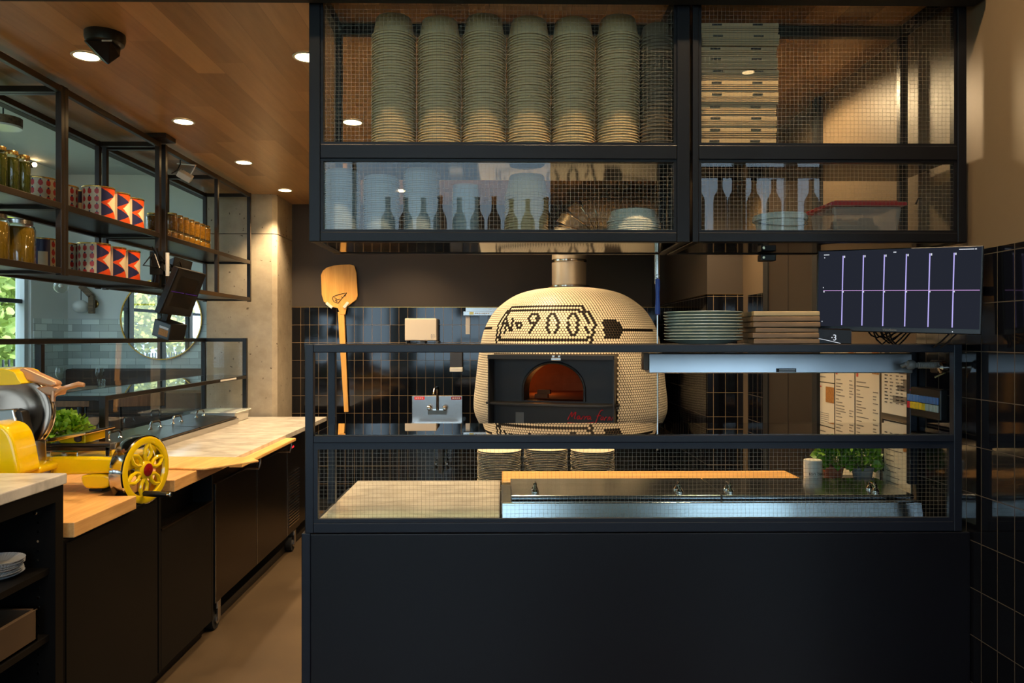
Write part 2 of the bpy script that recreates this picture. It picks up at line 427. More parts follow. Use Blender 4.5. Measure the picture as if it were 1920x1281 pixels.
def stack(name, mesh_obj, n, base, pitch, fmt, cat, group, jit=0.001, tilt=0.0):
    """n copies of a one-mesh thing piled up from base; the given object becomes the lowest"""
    for i in range(n):
        o = mesh_obj if i == 0 else mesh_obj.copy()
        if i: C.objects.link(o)
        o.location = Vector(base) + Vector((random.uniform(-jit, jit), random.uniform(-jit, jit), i * pitch))
        o.rotation_euler = (random.uniform(-tilt, tilt), random.uniform(-tilt, tilt), random.uniform(0, 6.28))
        o['label'] = fmt % from_top(n - 1 - i); o['category'] = cat; o['group'] = group

# ------------------------------------------------------------------ the setting
YB, XR, XL, YF, ZC, ZD = 6.85, 1.60, -4.86, 8.40, 2.80, 3.80
Y1 = 2.55
def struct(mb, name, **kw): return mb.build(name, kind='structure', **kw)
struct(MB('floor_concrete').box(XL - .1, 5.6, -3.1, YF + .1, -0.1, 0), 'floor')
struct(MB('plank_ceiling').box(-2.55, XR + .1, 2.52, YB + .1, ZC, ZC + .06), 'ceiling')
struct(MB('ceiling_grey').box(XL - .1, 5.6, -3.1, YF + .1, ZD, ZD + .1), 'ceiling')
struct(MB('ceiling_grey').box(XL - .1, -2.60, 2.52, YF + .1, 3.40, 3.46).box(-2.60, -1.93, YB + .1, YF + .1, 3.40, 3.46), 'ceiling')
struct(MB('ceiling_grey').box(XL - .1, -2.60, 2.46, 2.52, 3.40, ZD), 'wall_bulkhead')
struct(MB('matte_black').box(-2.60, XR, 2.46, 2.52, 2.706, ZD), 'wall_bulkhead')
struct(MB('paint_dark').box(-2.60, -2.552, 2.52, YF, 2.775, ZD), 'wall_bulkhead')
# kitchen back wall: dark paint over black tile
struct(MB('paint_dark').box(-1.95, XR + .1, YB + .012, YB + .1, 0, ZC), 'wall_back')
struct(MB('tile_back', 'brass').box(-1.94, XR, YB, YB + .012, 0, 1.856).box(-1.94, XR, YB - .001, YB + .012, 1.856, 1.860, 1), 'trim_1')
# concrete column at the end of the left counter
cp = [(-2.52, 6.38), (-1.965, 6.38), (-1.93, 6.415), (-1.93, 6.86), (-2.52, 6.86)]
cl = MB('raw_concrete').poly([(x, y, 0) for x, y in cp], (0, 0, 1), 2.46)
cl.poly([(x * 1.0, y, 2.466) for x, y in cp], (0, 0, 1), ZC - 2.466 + .3)
struct(cl, 'wall_column', smooth=False)
# right wall: tile, satin paint above
struct(MB('paint_satin').box(XR + .012, XR + .16, 1.3, YB, 0, ZC).box(XR + .012, XR + .16, 1.3, 2.5, ZC, ZD), 'wall_right')
struct(MB('tile_side').box(XR, XR + .012, 1.3, 2.87, 0, 1.875), 'trim_2')
struct(MB('paint_satin').box(XR, XR + .012, 2.87, 3.74, 0, 1.9), 'trim_3')
struct(MB('tile_side').box(XR, XR + .012, 4.50, 4.86, 0, 1.856), 'trim_4')
# tiled chase in the back right corner
struct(MB('paint_dark').box(1.372, XR + .1, 5.0, YB, 1.872, ZC).box(1.40, XR + .1, 5.02, YB, 0, 1.872), 'wall_chase')
struct(MB('tile_side', 'brass').box(1.370, 1.402, 5.0, YB, 0, 1.868).box(1.369, 1.372, 4.999, YB, 1.868, 1.872, 1), 'trim_5')
struct(MB('tile_back', 'brass').box(1.370, XR + .1, 4.99, 5.02, 0, 1.868).box(1.369, XR + .1, 4.988, 5.02, 1.868, 1.872, 1), 'trim_6')
# dark door in the right wall
d = struct(MB('door_brown', 'matte_black').box(XR - .012, XR + .03, 3.80, 4.44, 0, 2.75).box(XR - .02, XR + .03, 3.74, 3.80, 0, 2.79, 1).box(XR - .02, XR + .03, 4.44, 4.52, 0, 2.79, 1).box(XR - .014, XR - .011, 4.135, 4.14, 0.02, 2.74, 1), 'door_1')
MB('black_metal').cyl((XR - .012, 3.88, 1.02), (XR - .06, 3.88, 1.02), .012).cyl((XR - .06, 3.87, 1.02), (XR - .06, 4.0, 1.02), .01).build('door_handle', d, smooth=True)
# walls of the dining room
def wall_with_holes(mb, axis, c0, c1, a0, a1, z0, z1, holes, m=0):
    """a wall between c0..c1 thick, running a0..a1, with rectangular openings (a, b, lo, hi)"""
    def bx(a, b, lo, hi):
        if b - a < 1e-4 or hi - lo < 1e-4: return
        if axis == 0: mb.box(a, b, c0, c1, lo, hi, m)
        else: mb.box(c0, c1, a, b, lo, hi, m)
    cur = a0
    for a, b, lo, hi in sorted(holes):
        bx(cur, a, z0, z1); bx(a, b, z0, lo); bx(a, b, hi, z1); cur = b
    bx(cur, a1, z0, z1)
HF = [(-4.1, -2.5, .85, 3.7), (-2.0, .58, .85, 3.7), (2.0, 4.28, .85, 3.7)]
HL = [(-1.1, 2.3, .70, 3.2), (3.05, 7.75, .70, 3.2)]
mb = MB('paint_grey'); wall_with_holes(mb, 0, -3.12, -3.0, XL - .1, 5.6, 0, ZD, HF); struct(mb, 'wall_front')
mb = MB('paint_grey'); wall_with_holes(mb, 1, XL - .16, XL, -3.0, YF, 0, ZD, HL); struct(mb, 'wall_left')
struct(MB('paint_grey').box(XL, -1.93, YF, YF + .1, 0, ZD), 'wall_far')
struct(MB('tile_white', 'white_frame').box(XL, -1.95, YF - .014, YF, 0, 1.78).box(XL, -1.95, YF - .02, YF, 1.78, 1.79, 1), 'trim_7')
struct(MB('paint_grey').box(-1.95, -1.85, YB + .1, YF, 0, ZD), 'wall_side')
struct(MB('tile_white_side').box(XL, XL + .012, 7.78, YF - .014, 0, 1.78), 'trim_8')
struct(MB('paint_dark').box(XR + .16, 5.6, 1.3, 1.4, 0, ZD).box(5.5, 5.6, -3.0, 1.3, 0, ZD), 'wall_east')
struct(MB('matte_black').box(-2.0, XR, YB - .012, YB, 0, .1), 'baseboard_back')
nw = 0
def window(axis, c, a0, a1, z0, z1, n, transom, inward):
    """white jambs, dark mullions and a pane per light"""
    global nw; nw += 1
    f = MB('white_frame', 'black_frame')
    def bx(a, b, lo, hi, d0, d1, m):
        if axis == 0: f.box(a, b, c + d0, c + d1, lo, hi, m)
        else: f.box(c + d0, c + d1, a, b, lo, hi, m)
    bx(a0, a0 + .06, z0, z1, -.08, .0, 0); bx(a1 - .06, a1, z0, z1, -.08, .0, 0); bx(a0, a1, z1 - .06, z1, -.08, 0, 0); bx(a0, a1, z0, z0 + .06, -.08, .0, 0)
    st = (a1 - a0) / n
    for i in range(1, n): bx(a0 + i * st - .05, a0 + i * st + .05, z0, z1, -.07, -.005, 0); bx(a0 + i * st + .05, a0 + i * st + .085, z0, z1, -.07, -.02, 1)
    bx(a0, a1, transom - .02, transom + .02, -.07, -.02, 1); bx(a0, a1, z0 + .06, z0 + .09, -.07, -.02, 1)
    fr = struct(f, 'window_%d' % nw)
    for i in range(n):
        g = MB('window_glass'); lo, hi = a0 + i * st + .05, a0 + (i + 1) * st - .05
        if axis == 0: g.box(lo, hi, c - .05, c - .044, z0 + .05, z1 - .05)
        else: g.box(c - .05, c - .044, lo, hi, z0 + .05, z1 - .05)
        g.build('pane', fr)
for a, b, lo, hi in HF: window(0, -3.03, a, b, lo, hi, 1 if -2.1 < a < 0 else 4 if b - a > 2 else 2, 2.45, 1)
for a, b, lo, hi in HL: window(1, XL - .03, a, b, lo, hi, 5 if a > 3 else 4, 1.95, 1)
# outside
struct(MB('grass').box(-40, -5.1, -20, 40, -.25, -.12).box(-40, 40, -30, -3.2, -.25, -.12), 'floor')
# ------------------------------------------------------------------ front service counter
def zat(y, Y): return P(960, y, Y).z
XA, XB = P(568, 998, Y1).x, XR - .004          # counter from -0.68 to the right wall
ct = thing('service_counter', 'long navy metal front of the service counter below the wired glass', 'counter', (.45, 2.6, 0))
MB('navy_panel').box(XA + .03, XB, 2.53, 2.55, .02, .915).build('front_panel', ct, bevel=.003)
MB('navy_metal').box(XA, XA + .03, 2.53, 3.30, .02, .918).build('end_panel', ct, bevel=.003)
MB('black_metal').box(XA + .03, XB, 2.55, 3.30, .06, .90).build('base', ct)
MB('black_metal').box(XA + .05, XB, 2.6, 3.25, 0, .06).build('plinth', ct)
MB('marble').box(-.645, -.012, 2.566, 3.32, .917, .945).build('marble_worktop', label='grey veined marble slab on the left half of the service counter', cat='worktop', bevel=.004)
# raised stainless prep rail with hinged lids
pr = thing('prep_rail', 'raised stainless steel topping rail with hinged lids on the service counter', 'prep rail', (.8, 2.9, .917))
b = MB('steel_smooth'); x0, x1 = -.005, P(1790, 700, Y1).x - .02
zf0, zf1 = .920, .978
b.hexa([(x0, 2.70, zf0), (x1, 2.70, zf0), (x1, 3.06, zf0), (x0, 3.06, zf0), (x0, 2.7155, zf1), (x1, 2.7155, zf1), (x1, 3.06, zf1), (x0, 3.06, zf1)])
b.build('housing', pr, bevel=.003)
MB('steel_across').box(x0, x1, 2.566, 2.70, .917, .921).build('deck', pr)
xs = [P(957, 915, 2.82).x, P(1344, 915, 2.82).x, x1 - .005]
def d_handle(c, wd, ht, parent, ax='x', mat='chrome'):
    """chrome bail handle: two feet and an arched grip"""
    c = Vector(c); u = Vector((1, 0, 0)) if ax == 'x' else Vector((0, 1, 0))
    pts = [c - u * wd / 2, c - u * wd / 2 + Vector((0, 0, ht * .7)), c - u * wd * .36 + Vector((0, 0, ht)), c + u * wd * .36 + Vector((0, 0, ht)), c + u * wd / 2 + Vector((0, 0, ht * .7)), c + u * wd / 2]
    h = MB(mat).tube(pts, .0065, 10)
    for k in (-1, 1): h.lathe([(.014, 0), (.014, .006), (.008, .014), (.006, .02)], c + u * wd / 2 * k, 14)
    return h.build('handle', parent, smooth=True)
for i in range(2):
    l = MB('steel_smooth')
    l.hexa([(xs[i] + .002, 2.755, .980), (xs[i + 1] - .002, 2.755, .980), (xs[i + 1] - .002, 3.04, .982), (xs[i] + .002, 3.04, .982),
            (xs[i] + .002, 2.755, .996), (xs[i + 1] - .002, 2.755, .996), (xs[i + 1] - .002, 3.04, 1.006), (xs[i] + .002, 3.04, 1.006)])
    lid = l.build('lid', pr, bevel=.003)
    for hx in ((1003, 1272), (1366, 1636))[i]:
        d_handle((P(hx, 910, 2.82).x, 2.82, .998), .045, .03, lid, ax='y')
MB('maple_x').box(P(941, 900, 3.2).x, P(1493, 900, 3.2).x, 3.08, 3.33, .962, .984).build('cutting_board', label='long narrow maple cutting board behind the steel lids of the prep rail', cat='cutting board', bevel=.004)

# ------------------------------------------------------------------ glass guard above the counter
G = thing('sneeze_guard', 'navy framed glass guard standing on the front service counter', 'sneeze guard', (.45, 2.7, .92))
ya, yb = 2.53, 2.86; zt = 1.557; zm = 1.235; t = .028
fr = MB('navy_metal')
xl = XA + .012; xr = P(1790, 700, Y1).x
e = .0008
for yy in (ya, yb):
    for xx in (xl + t / 2, xr if yy == ya else XR - .016):
        fr.box(xx - t / 2, xx + t / 2, yy, yy + t, .918 if yy == ya else (.945 if xx < 0 else 1.012), zt)
    fr.box(xl + t, xr - t / 2 if yy == ya else XR - .031, yy + e, yy + t - e, zt - t, zt - e)
fr.box(xl + t, xr - t / 2, ya + e, ya + t - e, zm - .012, zm + .012)
fr.box(xl + t, xr - t / 2, ya + e, ya + t - e, .9185, .952)
for xx in (xl + t / 2, xr): fr.box(xx - t / 2 + e, xx + t / 2 - e, ya + t, yb, zt - t, zt - e).box(xx - t / 2 + e, xx + t / 2 - e, ya + t, yb, zm - .012, zm + .006)
fr.build('frame', G, bevel=.0025)
pf = MB('navy_metal'); pz0, pz1, pa, pb = .952, zm - .012, xl + t, xr - t / 2
pf.box(pa, pb, ya + .004, ya + .02, pz0 + .0005, pz0 + .012).box(pa, pb, ya + .004, ya + .02, pz1 - .022, pz1 - .0005).box(pa, pa + .014, ya + .0046, ya + .0194, pz0 + .012, pz1 - .022).box(pb - .014, pb, ya + .0046, ya + .0194, pz0 + .012, pz1 - .022)
pf.build('pane_frame', G)
MB('wired_glass').box(pa + .01, pb - .01, ya + .010, ya + .016, pz0 + .008, pz1 - .008).build('wired_glass_pane', G, label='lower pane of wired glass with a fine square mesh')
MB('glass_shelf').box(xl + .02, xr, ya + .02, yb + .02, zm + .006, zm + .014).build('glass_shelf', G, label='clear glass shelf')
MB('black_metal').box(xl + .02, xr, ya + .02, yb + .02, zt - .008, zt - .002).build('top_shelf', G)

# ------------------------------------------------------------------ overhead glazed cabinets
def overhead(name, label, xp0, xp1, xo0, xo1, side_l, side_r):
    x0, x1 = P(xo0, 300, Y1).x, P(xo1, 300, Y1).x
    a, bb = P(xp0, 300, Y1).x, P(xp1, 300, Y1).x
    T = thing(name, label, 'cabinet', ((x0 + x1) / 2, 2.72, 1.903))
    y0, y1 = 2.53, 2.93
    z_bot, z_ls, z_lt, z_us = zat(455, Y1), zat(435, Y1), zat(302, Y1), zat(272, Y1)
    f = MB('cabinet_metal')
    ia, ib, e = a - .004, bb + .004, .0008
    f.box(x0, ia, y0, y0 + .035, z_bot, ZC - .001).box(ib, x1, y0, y0 + .035, z_bot, ZC - .001)
    f.box(ia, ib, y0 + e, y0 + .035 - e, z_bot + e, z_ls - .003).box(ia, ib, y0 + e, y0 + .035 - e, z_lt + .003, z_us - .003).box(ia, ib, y0 + e, y0 + .035 - e, ZC - .05, ZC - .002)
    for xx in (x0, x1 - .03):
        f.box(xx, xx + .03, y1 - .03, y1, z_bot, ZC - .001)
        for zz in (z_bot + e, ZC - .042): f.box(xx + e, xx + .03 - e, y0 + .035, y1 - .03, zz, zz + .04)
        f.box(xx, xx + .03, y0 + .035, y1 - .03, z_lt + .02, z_us - .01)
    f.box(x0 + .03, x1 - .03, y1 - .03 + e, y1 - e, z_bot + e, z_bot + .035).box(x0 + .03, x1 - .03, y1 - .03 + e, y1 - e, ZC - .045, ZC - .002)
    f.box(x0 + .03, x1 - .03, y1 - .03, y1, z_lt + .02, z_us - .01)
    f.build('frame', T, bevel=.0025)
    for lo, hi in ((z_ls, z_lt), (z_us, ZC - .052)):
        q = MB('cabinet_metal'); w_ = .014
        q.box(a - .004, bb + .004, y0 + .005, y0 + .03, lo - .003, lo + w_ * .4).box(a - .004, bb + .004, y0 + .005, y0 + .03, hi - w_ * .4, hi + .003)
        q.box(a - .004, a + w_ * .4, y0 + .0056, y0 + .0294, lo + w_ * .4, hi - w_ * .4).box(bb - w_ * .4, bb + .004, y0 + .0056, y0 + .0294, lo + w_ * .4, hi - w_ * .4)
        dr = q.build('pane_frame', T)
        MB('wired_glass').box(a, bb, y0 + .012, y0 + .018, lo, hi).build('wired_glass_pane', dr)
        for flag, xx in ((side_l, x0 + .012), (side_r, x1 - .018)):
            if flag: MB('wired_glass_side').box(xx, xx + .006, y0 + .03, y1 - .03, lo, hi).build('side_pane', T)
    MB('gloss_shelf').box(x0 + .02, x1 - .02, y0 + .03, y1 - .01, z_bot + .004, z_ls - .012).build('bottom_panel', T)
    MB('gloss_shelf').box(x0 + .03, x1 - .03, y0 + .03, y1 - .03, z_lt + .008, z_us - .006).build('shelf', T)
    return T, x0, x1, z_ls - .012, z_us - .006, a, bb
TL, lx0, lx1, zlo, zup, la, lb = overhead('glazed_cabinet', 'black framed wired glass cabinet hung from the ceiling, full of bowl stacks', 605, 1265, 582, 1291, True, False)
TR_, rx0, rx1, zlo, zup, ra, rb = overhead('glazed_cabinet', 'right hand hanging wired glass cabinet holding pizza boxes and a red lidded tub', 1310, 1787, 1296, 1806, False, False)
hp = P(1232, 500, 2.91)
MB('steel').cyl((hp.x, 2.91, zat(532, 2.91)), (hp.x, 2.91, 1.903), .010, n=14).build('hanging_post', TL, smooth=True)

# bowls: upside-down kraft bowls nested into tall stacks
def bowl_mesh(name, mat, r, h, rim=.0035, taper=.80, n=36):
    b = MB(mat)
    b.lathe([(r * taper * .96, h), (r * taper, h - .003), (r * .93, rim + .001), (r, rim), (r, .0), (r * .93, 0), (r * .915, rim), (r * taper - .004, h - .005)], n=n, cap=True)
    o = b.build(name, smooth=True, ang=40); return o
cols = [738.5, 824.5, 908, 991.5, 1074.5, 1158.5]
P_RIM = .0096
for i, xc in enumerate(cols):
    c = P(xc, 160, 2.735); o = bowl_mesh('takeout_bowl', 'kraft', .0805, .070) if i == 0 else bowl0.copy()
    if i == 0: bowl0 = o
    else: C.objects.link(o)
    nb = (47, 46, 47, 46, 46, 47)[i]
    stack('b', o, nb, (c.x, 2.735, zup), P_RIM, 'kraft bowl, %s in the ' + O1[i] + ' stack behind the upper left pane', 'bowl', 'kraft bowls on the upper shelf', .0012)
o = bowl_mesh('ribbed_paper_bowl', 'kraft_dark', .062, .05)
stack('b', o, 35, (P(1231, 160, 2.70).x, 2.70, zup), .0124, 'dark ribbed bowl, %s in the narrow stack beside the pizza boxes', 'bowl', 'ribbed bowls in the narrow stack', .0008)

# lower left compartment
def lid_mesh(r):
    return MB('clear_plastic').lathe([(r, 0), (r, .004), (r * .93, .006), (r * .9, .013), (r * .86, .015), (r * .5, .0135), (.001, .0135), (.001, .0125), (r * .5, .0125), (r * .86, .0138), (r * .88, .012), (r * .92, .005), (r * .98, .003), (r * .98, 0)], n=32, cap=False).build('plastic_container', smooth=True)
lid0 = lid_mesh(.066)
for i, (xc, Yc, nb) in enumerate(((641, 2.66, 30), (715, 2.68, 28), (790, 2.68, 31))):
    o = lid0 if i == 0 else lid0.copy()
    if i: C.objects.link(o)
    stack('l', o, nb, (P(xc, 380, Yc).x, Yc, zlo), .0078, 'clear shallow container, %s in the ' + O1[i] + ' clear stack, lower left pane', 'container', 'clear containers in the lower cabinet', .001)
tub = MB('clear_plastic').lathe([(.048, .0), (.052, .004), (.050, .006), (.046, .05), (.044, .05), (.047, .006)], n=28, closed=True).build('deli_tub', smooth=True)
stack('t', tub, 14, (P(873, 380, 2.72).x, 2.72, zlo), .0118, 'frosted deli tub, %s in the stack left of the kraft bowls', 'tub', 'frosted deli tubs', .0008)
o = bowl0.copy(); C.objects.link(o)
stack('b', o, 19, (P(987, 380, 2.74).x, 2.74, zlo), P_RIM, 'kraft bowl, %s in the lone stack behind the lower left pane', 'bowl', 'kraft bowls in the lower compartment', .0015)
wb = MB('white_plastic').lathe([(.072, .045), (.078, .042), (.092, .006), (.096, .004), (.096, 0), (.088, .003), (.074, .04)], n=36).build('white_bowl', smooth=True)
stack('w', wb, 9, (P(1188, 400, 2.70).x, 2.70, zlo), .0082, 'white plastic bowl, %s in the white stack beside the duct', 'bowl', 'white bowls in the lower compartment', .002)
MB('clear_plastic').lathe([(.09, 0), (.09, .004), (.085, .006), (.07, .02), (.03, .027), (.001, .028), (.001, .027), (.03, .026), (.069, .019), (.083, .005), (.088, .003), (.088, 0)], (P(1085, 430, 2.70).x, 2.70, zlo), 36, cap=False).build('dome_lid', smooth=True, label='wide clear dome lid lying beside the white bowl stack', cat='lid')

# pizza boxes, each with a lid flap and two dark slots
pbx = thing('pizza_box', 'x', 'box', (0, 0, 0)); pw, pd, ph = .134, .15, .0405
b = MB('cardboard'); b.box(-pw, pw, -pd, pd, .0008, ph - .012).box(-pw - .002, pw + .002, -pd - .002, pd, ph - .014, ph - .0008)
for z in (.007, .014, .021): b.box(-pw - .001, pw + .001, -pd - .0035, -pd, z, z + .0038)
b.build('carton', pbx, bevel=.001)
b = MB('cardboard_shade'); [b.box(-pw + .0005, pw - .0005, -pd - .0008, -pd, z + .0038, z + .007) for z in (.003, .010, .017)]  # dark strips paint the shade between the folded flaps
b.build('flute_shadow_line', pbx, label='dark painted shadow lines between the folded flaps')
for s_ in (-.080, .062): MB('matte_black').box(s_ - .017, s_ + .017, -pd - .005, -pd + .004, ph - .010, ph - .0045).build('vent_slot', pbx)
pc = P(1384, 160, 2.60)
for i in range(11):
    o = pbx if i == 0 else dup(pbx, (0, 0, 0))
    o.location = (pc.x + (i - 5) * .0012 + random.uniform(-.005, .005), 2.745 + random.uniform(-.006, .006), zup + i * ph)
    o.rotation_euler = (0, 0, random.uniform(-.01, .01))
    o['label'] = 'pizza box, %s in the stack behind the upper right pane' % from_top(10 - i); o['group'] = 'stacked pizza boxes'

# bucket, red-lidded tub, power strip behind the lower right pane
bc = P(1462, 433, 2.72); r = .091
B = thing('plastic_bucket', 'white plastic bucket with a clipped lid behind the lower right pane', 'bucket', (bc.x, 2.72, zlo))
MB('white_plastic').lathe([(r * .84, 0), (r * .86, .002), (r * .95, .078), (r * .955, .08)], (bc.x, 2.72, zlo), 40).build('body', B, smooth=True)
MB('white_plastic').lathe([(r * 1.0, .074), (r * 1.06, .076), (r * 1.06, .090), (r * 1.0, .098), (r * .96, .098), (r * .94, .093), (.001, .093)], (bc.x, 2.72, zlo), 40, cap=True).build('lid', B, smooth=True)
MB('grey_plastic').tube([(bc.x + r * 1.05 * math.cos(a), 2.72 - r * 1.02 * math.sin(a) * .99, zlo + .075 - .028 * math.sin(a)) for a in [PI * i / 16 for i in range(17)]], .002, 6).build('bail_handle', B, smooth=True)
tx0, tx1 = P(1545, 400, 2.73).x, P(1672, 400, 2.73).x
B = thing('storage_tub', 'see-through storage tub with a red lid beside the white bucket', 'tub', ((tx0 + tx1) / 2, 2.75, zlo))
b = MB('tote_plastic'); tz = zlo + .122
b.hexa([(tx0 + .012, 2.67, zlo), (tx1 - .012, 2.67, zlo), (tx1 - .012, 2.845, zlo), (tx0 + .012, 2.845, zlo), (tx0, 2.655, tz), (tx1, 2.655, tz), (tx1, 2.86, tz), (tx0, 2.86, tz)])
b.build('body', B, bevel=.01)
b = MB('red_lid'); b.box(tx0 - .012, tx1 + .012, 2.645, 2.868, tz, tz + .014).box(tx0 + .01, tx1 - .01, 2.665, 2.85, tz + .014, tz + .022).build('lid', B, bevel=.005)
b = MB('food'); [b.sphere((random.uniform(tx0 + .04, tx1 - .04), random.uniform(2.70, 2.83), zlo + .025 + random.uniform(0, .05)), .024, n=6) for _ in range(16)]
b.build('contents', B, smooth=True, kind='stuff')
sx = P(1738, 362, 2.88)
B = thing('power_strip', 'pale power strip with dangling black cord at the right end of the hanging cabinet', 'power strip', (sx.x, 2.88, zlo))
MB('white_plastic').slab(P(1733, 345, 2.87), P(1739, 345, 2.87), P(1739, 393, 2.87), P(1733, 393, 2.87), (0, 1, 0), .02).build('strip', B)
MB('black_plastic').tube([P(1736, 345, 2.87), P(1733, 338, 2.86), P(1741, 331, 2.86), P(1752, 332, 2.87), P(1758, 340, 2.88), P(1756, 352, 2.89)], .0035, 8).tube([P(1717, 383, 2.85), P(1722, 372, 2.85), P(1732, 371, 2.86)], .0035, 8).build('cord', B, smooth=True)
MB('black_plastic').box(P(1752, 380, 2.88).x, P(1762, 380, 2.88).x, 2.86, 2.90, zat(364, 2.88), zat(332, 2.88)).build('adapter', B)
a_, b_ = P(1424, 490, 2.9), P(1452, 478, 2.9)
B = thing('sensor_box', 'small black box clamped beneath the hanging cabinets right of the steel post', 'device', ((a_.x + b_.x) / 2, 2.9, a_.z))
MB('black_plastic').box(a_.x, b_.x, 2.88, 2.925, a_.z, 1.903).build('case', B, bevel=.003)
MB('chrome').cyl((a_.x + .008, 2.88, a_.z + .012), (a_.x + .008, 2.874, a_.z + .012), .005, n=12).build('lens', B)

# ------------------------------------------------------------------ on top of the guard
pl = MB('plate_green').lathe([(.085, 0), (.09, .003), (.134, .0135), (.139, .0155), (.139, .018), (.134, .0175), (.09, .008), (.001, .007)], n=48).build('dinner_plate', smooth=True)
pc = P(1318, 640, 2.70)
stack('p', pl, 10, (pc.x, 2.70, zt), .0108, 'grey green plate, %s in the stack on the glass guard', 'plate', 'glazed plates on the guard', .003, .006)
bx0, bx1 = P(1396, 620, 2.70).x, P(1516, 620, 2.70).x
z = zt
for i, (dx0, dx1, hh, mt) in enumerate(((0, .0, .020, 'walnut'), (-.004, -.002, .020, 'walnut'), (.006, -.004, .018, 'walnut'), (-.002, .001, .020, 'walnut'), (-.003, .0, .0195, 'walnut'), (.0, .0, .0185, 'pale_oak'))):
    T = MB(mt); e = random.uniform(-.004, .004)
    T.poly([(bx0 + dx0, 2.60, z + .0006), (bx1 + dx1, 2.60 + e, z + .0006), (bx1 + dx1, 2.82, z + .0006), (bx0 + dx0 + .01, 2.82, z + .0006)], (0, 0, 1), hh - .0012)
    lab = 'pale oak serving board on top of the walnut board pile' if i == 5 else 'dark walnut serving board, %s in the pile on the glass guard' % (ordinal(6 - i) + ' from the top')
    T.build('serving_board', label=lab, cat='board', group='serving boards on the guard', bevel=.003)
    z += hh
a_, b_ = P(1523, 644, 2.62), P(1597, 616, 2.62)
B = thing('number_pager', 'dark glossy pager showing a lit 3 below the left corner of the wide monitor', 'pager', ((a_.x + b_.x) / 2, 2.64, zt))
MB('gloss_shelf').poly([(a_.x, 2.62, zt), (b_.x, 2.62, zt), (b_.x, 2.62, b_.z - .006), (b_.x - .006, 2.625, b_.z), (a_.x + .004, 2.625, b_.z), (a_.x, 2.62, b_.z - .004)], (0, 1, 0), .03).build('case', B, bevel=.004)
q = MB('screen_white'); text_bm(q, '3', .030, P(1561, 638.5, 2.615), (1, 0, 0), (0, 0, 1)); q.quad([P(1559, 634, 2.615), P(1561, 634, 2.615), P(1561, 632, 2.615), P(1559, 632, 2.615)]); q.build('digit', B)
MB('screen_white').tube([P(1524, 641, 2.617), P(1529, 637, 2.617), P(1535, 635, 2.617), P(1550, 638, 2.617), P(1576, 644, 2.617)], .0009, 6).build('light_trail', B)

# wide order monitor on the wall arm
T = thing('order_monitor', 'wide flat order screen split by pale lines, beside the right tiled wall', 'monitor', (1.36, 2.58, 1.59))
A, Bc, D_, E_ = P(1533, 470, 2.71), P(1845, 460, 2.42), P(1840, 628, 2.42), P(1530, 620, 2.71)
rt = (Bc - A).normalized(); up = (A - E_).normalized(); nrm = rt.cross(up).normalized()
if nrm.y > 0: nrm = -nrm
MB('black_plastic').slab(A, Bc, D_, E_, -nrm, .028).build('housing', T, bevel=.003)
def scr(u, v, off=.0015): # u, v from the lower left corner of the screen, 0..1
    p0 = E_ + (D_ - E_) * u; p1 = A + (Bc - A) * u
    return p0 + (p1 - p0) * v + nrm * off
MB('screen_dark').quad([scr(.012, .06), scr(.988, .06), scr(.988, .985), scr(.012, .985)]).build('screen', T)
q = MB('screen_line', 'screen_pink', 'screen_white')
us = [.170, .300, .430, .563, .700, .838]
for i, u in enumerate(us):
    for lo, hi in ((.075, .925),):
        q.quad([scr(u - .0035, lo, .0025), scr(u + .0035, lo, .0025), scr(u + .0035, hi, .0025), scr(u - .0035, hi, .0025)])
    q.quad([scr(u + .006, .90, .0025), scr(u + .013, .90, .0025), scr(u + .013, .925, .0025), scr(u + .006, .925, .0025)], 2)
    q.quad([scr(u + .002, .475, .003), scr(u + .009, .475, .003), scr(u + .009, .490, .003), scr(u + .002, .490, .003)], 2)
q.quad([scr(.045, .494, .003), scr(.985, .494, .003), scr(.985, .502, .003), scr(.045, .502, .003)], 1)
q.quad([scr(.046, .476, .003), scr(.053, .476, .003), scr(.053, .494, .003), scr(.046, .494, .003)], 2)
for a0, a1, v in ((.045, .080, .935), (.485, .502, .945), (.865, .945, .955), (.952, .963, .955)):
    x = a0
    while x < a1:
        q.quad([scr(x, v, .003), scr(x + .0045, v, .003), scr(x + .0045, v + .012, .003), scr(x, v + .012, .003)], 2); x += .006
for u, v in ((.047, .90), (.042, .53), (.038, .11), (.838, .02)): q.quad([scr(u, v, .003), scr(u + .005, v, .003), scr(u + .005, v + .012, .003), scr(u, v + .012, .003)], 2)
q.build('display_lines', T)
q = MB('grey_plastic'); text_bm(q, 'ViewSonic', .0105, scr(.43, .018, .002), rt, up); q.build('lettering', T)
MB('black_metal').tube([scr(.8, .5, -.03), scr(.88, .5, -.06), (XR - .02, 2.60, 1.74)], .016, 10).box(XR - .02, XR, 2.55, 2.65, 1.68, 1.80).build('wall_arm', T, smooth=True)
q = MB('black_plastic')
for i in range(7):
    u = .34 + i * .022 + random.uniform(-.01, .01); dr = random.uniform(.02, .05)
    p = scr(u, 0.0, -.02); q.tube([p, p + Vector((.015, .01, -dr * .6)), p + Vector((.04, .02, -dr)), p + Vector((.07, .03, -dr * .5)), p + Vector((.09, .03, 0.0))], .0028, 6)
for u in (.82, .86): p = scr(u, .0, -.02); q.tube([p, p + Vector((-.02, .02, -.03)), p + Vector((-.03, .04, -.045))], .003, 6)
q.build('cables', T, smooth=True)

